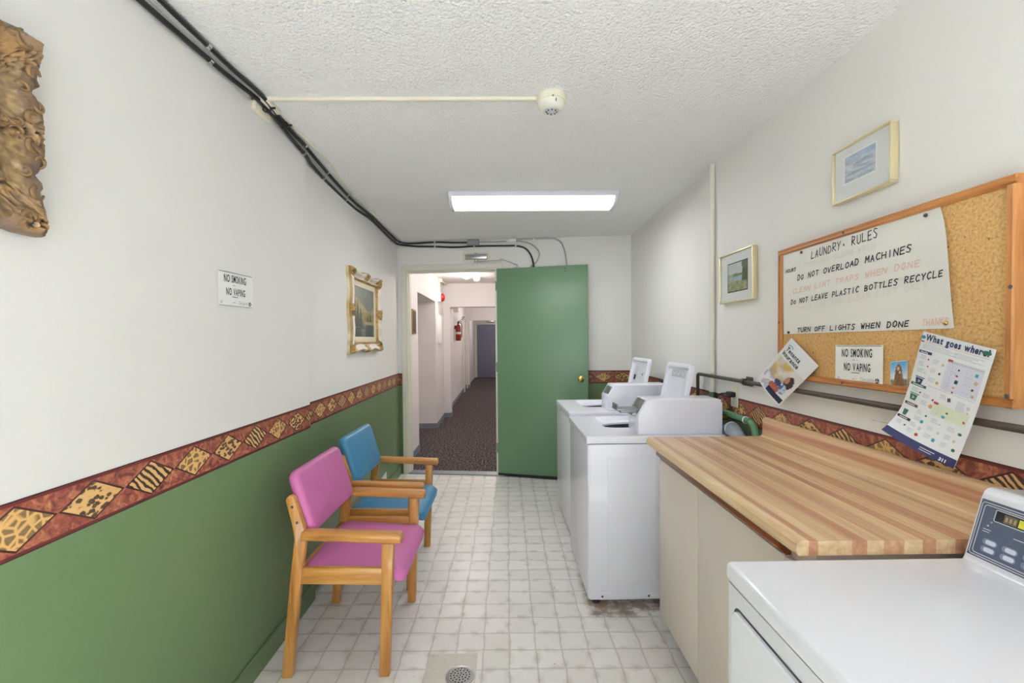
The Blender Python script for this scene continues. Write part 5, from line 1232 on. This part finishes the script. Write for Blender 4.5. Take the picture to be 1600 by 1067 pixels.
# folded card on the floor behind the blue chair
b = nb(); prism(b, [(-1.137, 0.0), (-1.072, 0.0), (-1.072, 0.283), (-1.137, 0.195)], 1, 3.985, 4.0, bev=0.002)
tag(obj('white_card', b, 'white plastic', None, (-1.105, 3.99, 0)), 'white slanted card standing by the left wall behind the blue chair', 'card')

# ------------------------------------------------------------------ things in the corridor
t = thing('alarm_bell', 'red fire alarm bell on the corridor wall under the ceiling', 'alarm', (-1.165, 7.85, 2.1))
b = nb(); box(b, (-1.164, 7.76, 2.10), (-1.118, 7.94, 2.26), 0.006); obj('back_box', b, 'white plastic', t)
b = nb(); lathe(b, [(0, 0.062), (0.02, 0.06), (0.05, 0.05), (0.070, 0.025), (0.075, 0.0), (0, 0.0)], 28, frame_mat((-1.118, 7.85, 2.175), (0, 1, 0), (0, 0, 1), (1, 0, 0))); obj('gong', b, 'alarm red', t)
b = nb(); box(b, (-1.164, 7.82, 2.26), (-1.14, 7.85, H), 0.002); box(b, (-1.164, 7.80, H-0.05), (-1.10, 7.87, H+0.008), 0.003); box(b, (-1.13, 7.83, H-0.03), (-1.10, 8.49, H-0.008), 0.002)
tag(obj('raceway', b, 'cream plastic', None, (-1.15, 7.83, 2.26)), 'cream raceway above the red alarm bell in the corridor', 'raceway')
for k, (ya, yb) in enumerate(((7.62, 7.78), (7.86, 8.05))):
    t = thing('notice_frame', ['nearer of the two narrow white notices under the alarm bell', 'farther of the two narrow white notices under the alarm bell'][k], 'notice', (-1.165, (ya+yb)/2, 1.38), 'corridor notices')
    b = nb(); box(b, (-1.167, ya, 1.38), (-1.140, yb, 1.865), 0.003); obj('frame', b, 'white plastic', t)
    b = nb(); box(b, (-1.141, ya+0.02, 1.40), (-1.1385, yb-0.02, 1.845), 0.001); obj('sheet', b, 'paper', t)
t = thing('picture_frame', 'small dark framed picture on the near corridor wall just past the doorway', 'picture', (-1.16, 5.62, 1.50))
b = nb(); box(b, (-1.159, 5.52, 1.52), (-1.138, 5.74, 1.82), 0.003); obj('frame', b, 'gold leaf', t)
b = nb(); box(b, (-1.1385, 5.54, 1.54), (-1.1365, 5.72, 1.80), 0.0008); obj('print', b, 'mat dark', t)
ex_, ey_ = -1.125, 10.55
t = thing('fire_extinguisher', 'red fire extinguisher hanging on the corridor wall', 'fire extinguisher', (ex_, ey_, 1.43)); m = Matrix.Translation((ex_, ey_, 1.43))
b = nb(); lathe(b, [(0, 0), (0.055, 0.0), (0.062, 0.01), (0.062, 0.30), (0.055, 0.34), (0.03, 0.37), (0.018, 0.38), (0.018, 0.395), (0, 0.395)], 24, m); cy_ = obj('cylinder', b, 'extinguisher red', t)
b = nb(); box(b, (ex_-0.02, ey_-0.02, 1.825), (ex_+0.02, ey_+0.02, 1.86), 0.003); box(b, (ex_-0.01, ey_-0.012, 1.86), (ex_+0.09, ey_+0.012, 1.875), 0.003); bar(b, (ex_, ey_, 1.87), (ex_+0.09, ey_, 1.92), 0.022, 0.008); obj('valve_handle', b, 'dark print', t)
b = nb(); tube(b, smoothpath([(ex_+0.02, ey_, 1.84), (ex_+0.075, ey_-0.02, 1.82), (ex_+0.085, ey_-0.03, 1.70), (ex_+0.075, ey_-0.03, 1.50)], 8), 0.009, 10); obj('hose', b, 'black rubber', t)
b = nb(); box(b, (-1.215, ey_-0.03, 1.70), (ex_-0.05, ey_+0.03, 1.78), 0.003); obj('wall_bracket', b, 'dark print', t)
b = nb(); lathe(b, [(0.0622, 0.15), (0.0626, 0.15), (0.0626, 0.20), (0.0622, 0.20)], 24, m); obj('label_band', b, 'cream plastic', cy_)
t = thing('door_closer', 'small steel door closer on the blue-grey door at the far end', 'door closer', (-0.65, 17.63, 2.15))
b = nb(); box(b, (-0.80, 17.58, 2.14), (-0.46, 17.639, 2.20), 0.006); obj('body', b, 'brushed steel', t)
b = nb(); bar(b, (-0.7, 17.6, 2.135), (-0.5, 17.45, 2.12), 0.03, 0.01); obj('arm', b, 'brushed steel', t)
t = thing('sensor_box', 'small cream box under the beam above the fire extinguisher', 'junction box', (-1.0, 8.62, 2.0))
b = nb(); box(b, (-1.02, 8.75, 1.98), (-0.93, 8.86, 2.10), 0.008); box(b, (-1.18, 8.78, 2.04), (-1.02, 8.82, 2.08), 0.004); obj('box', b, 'cream plastic', t)
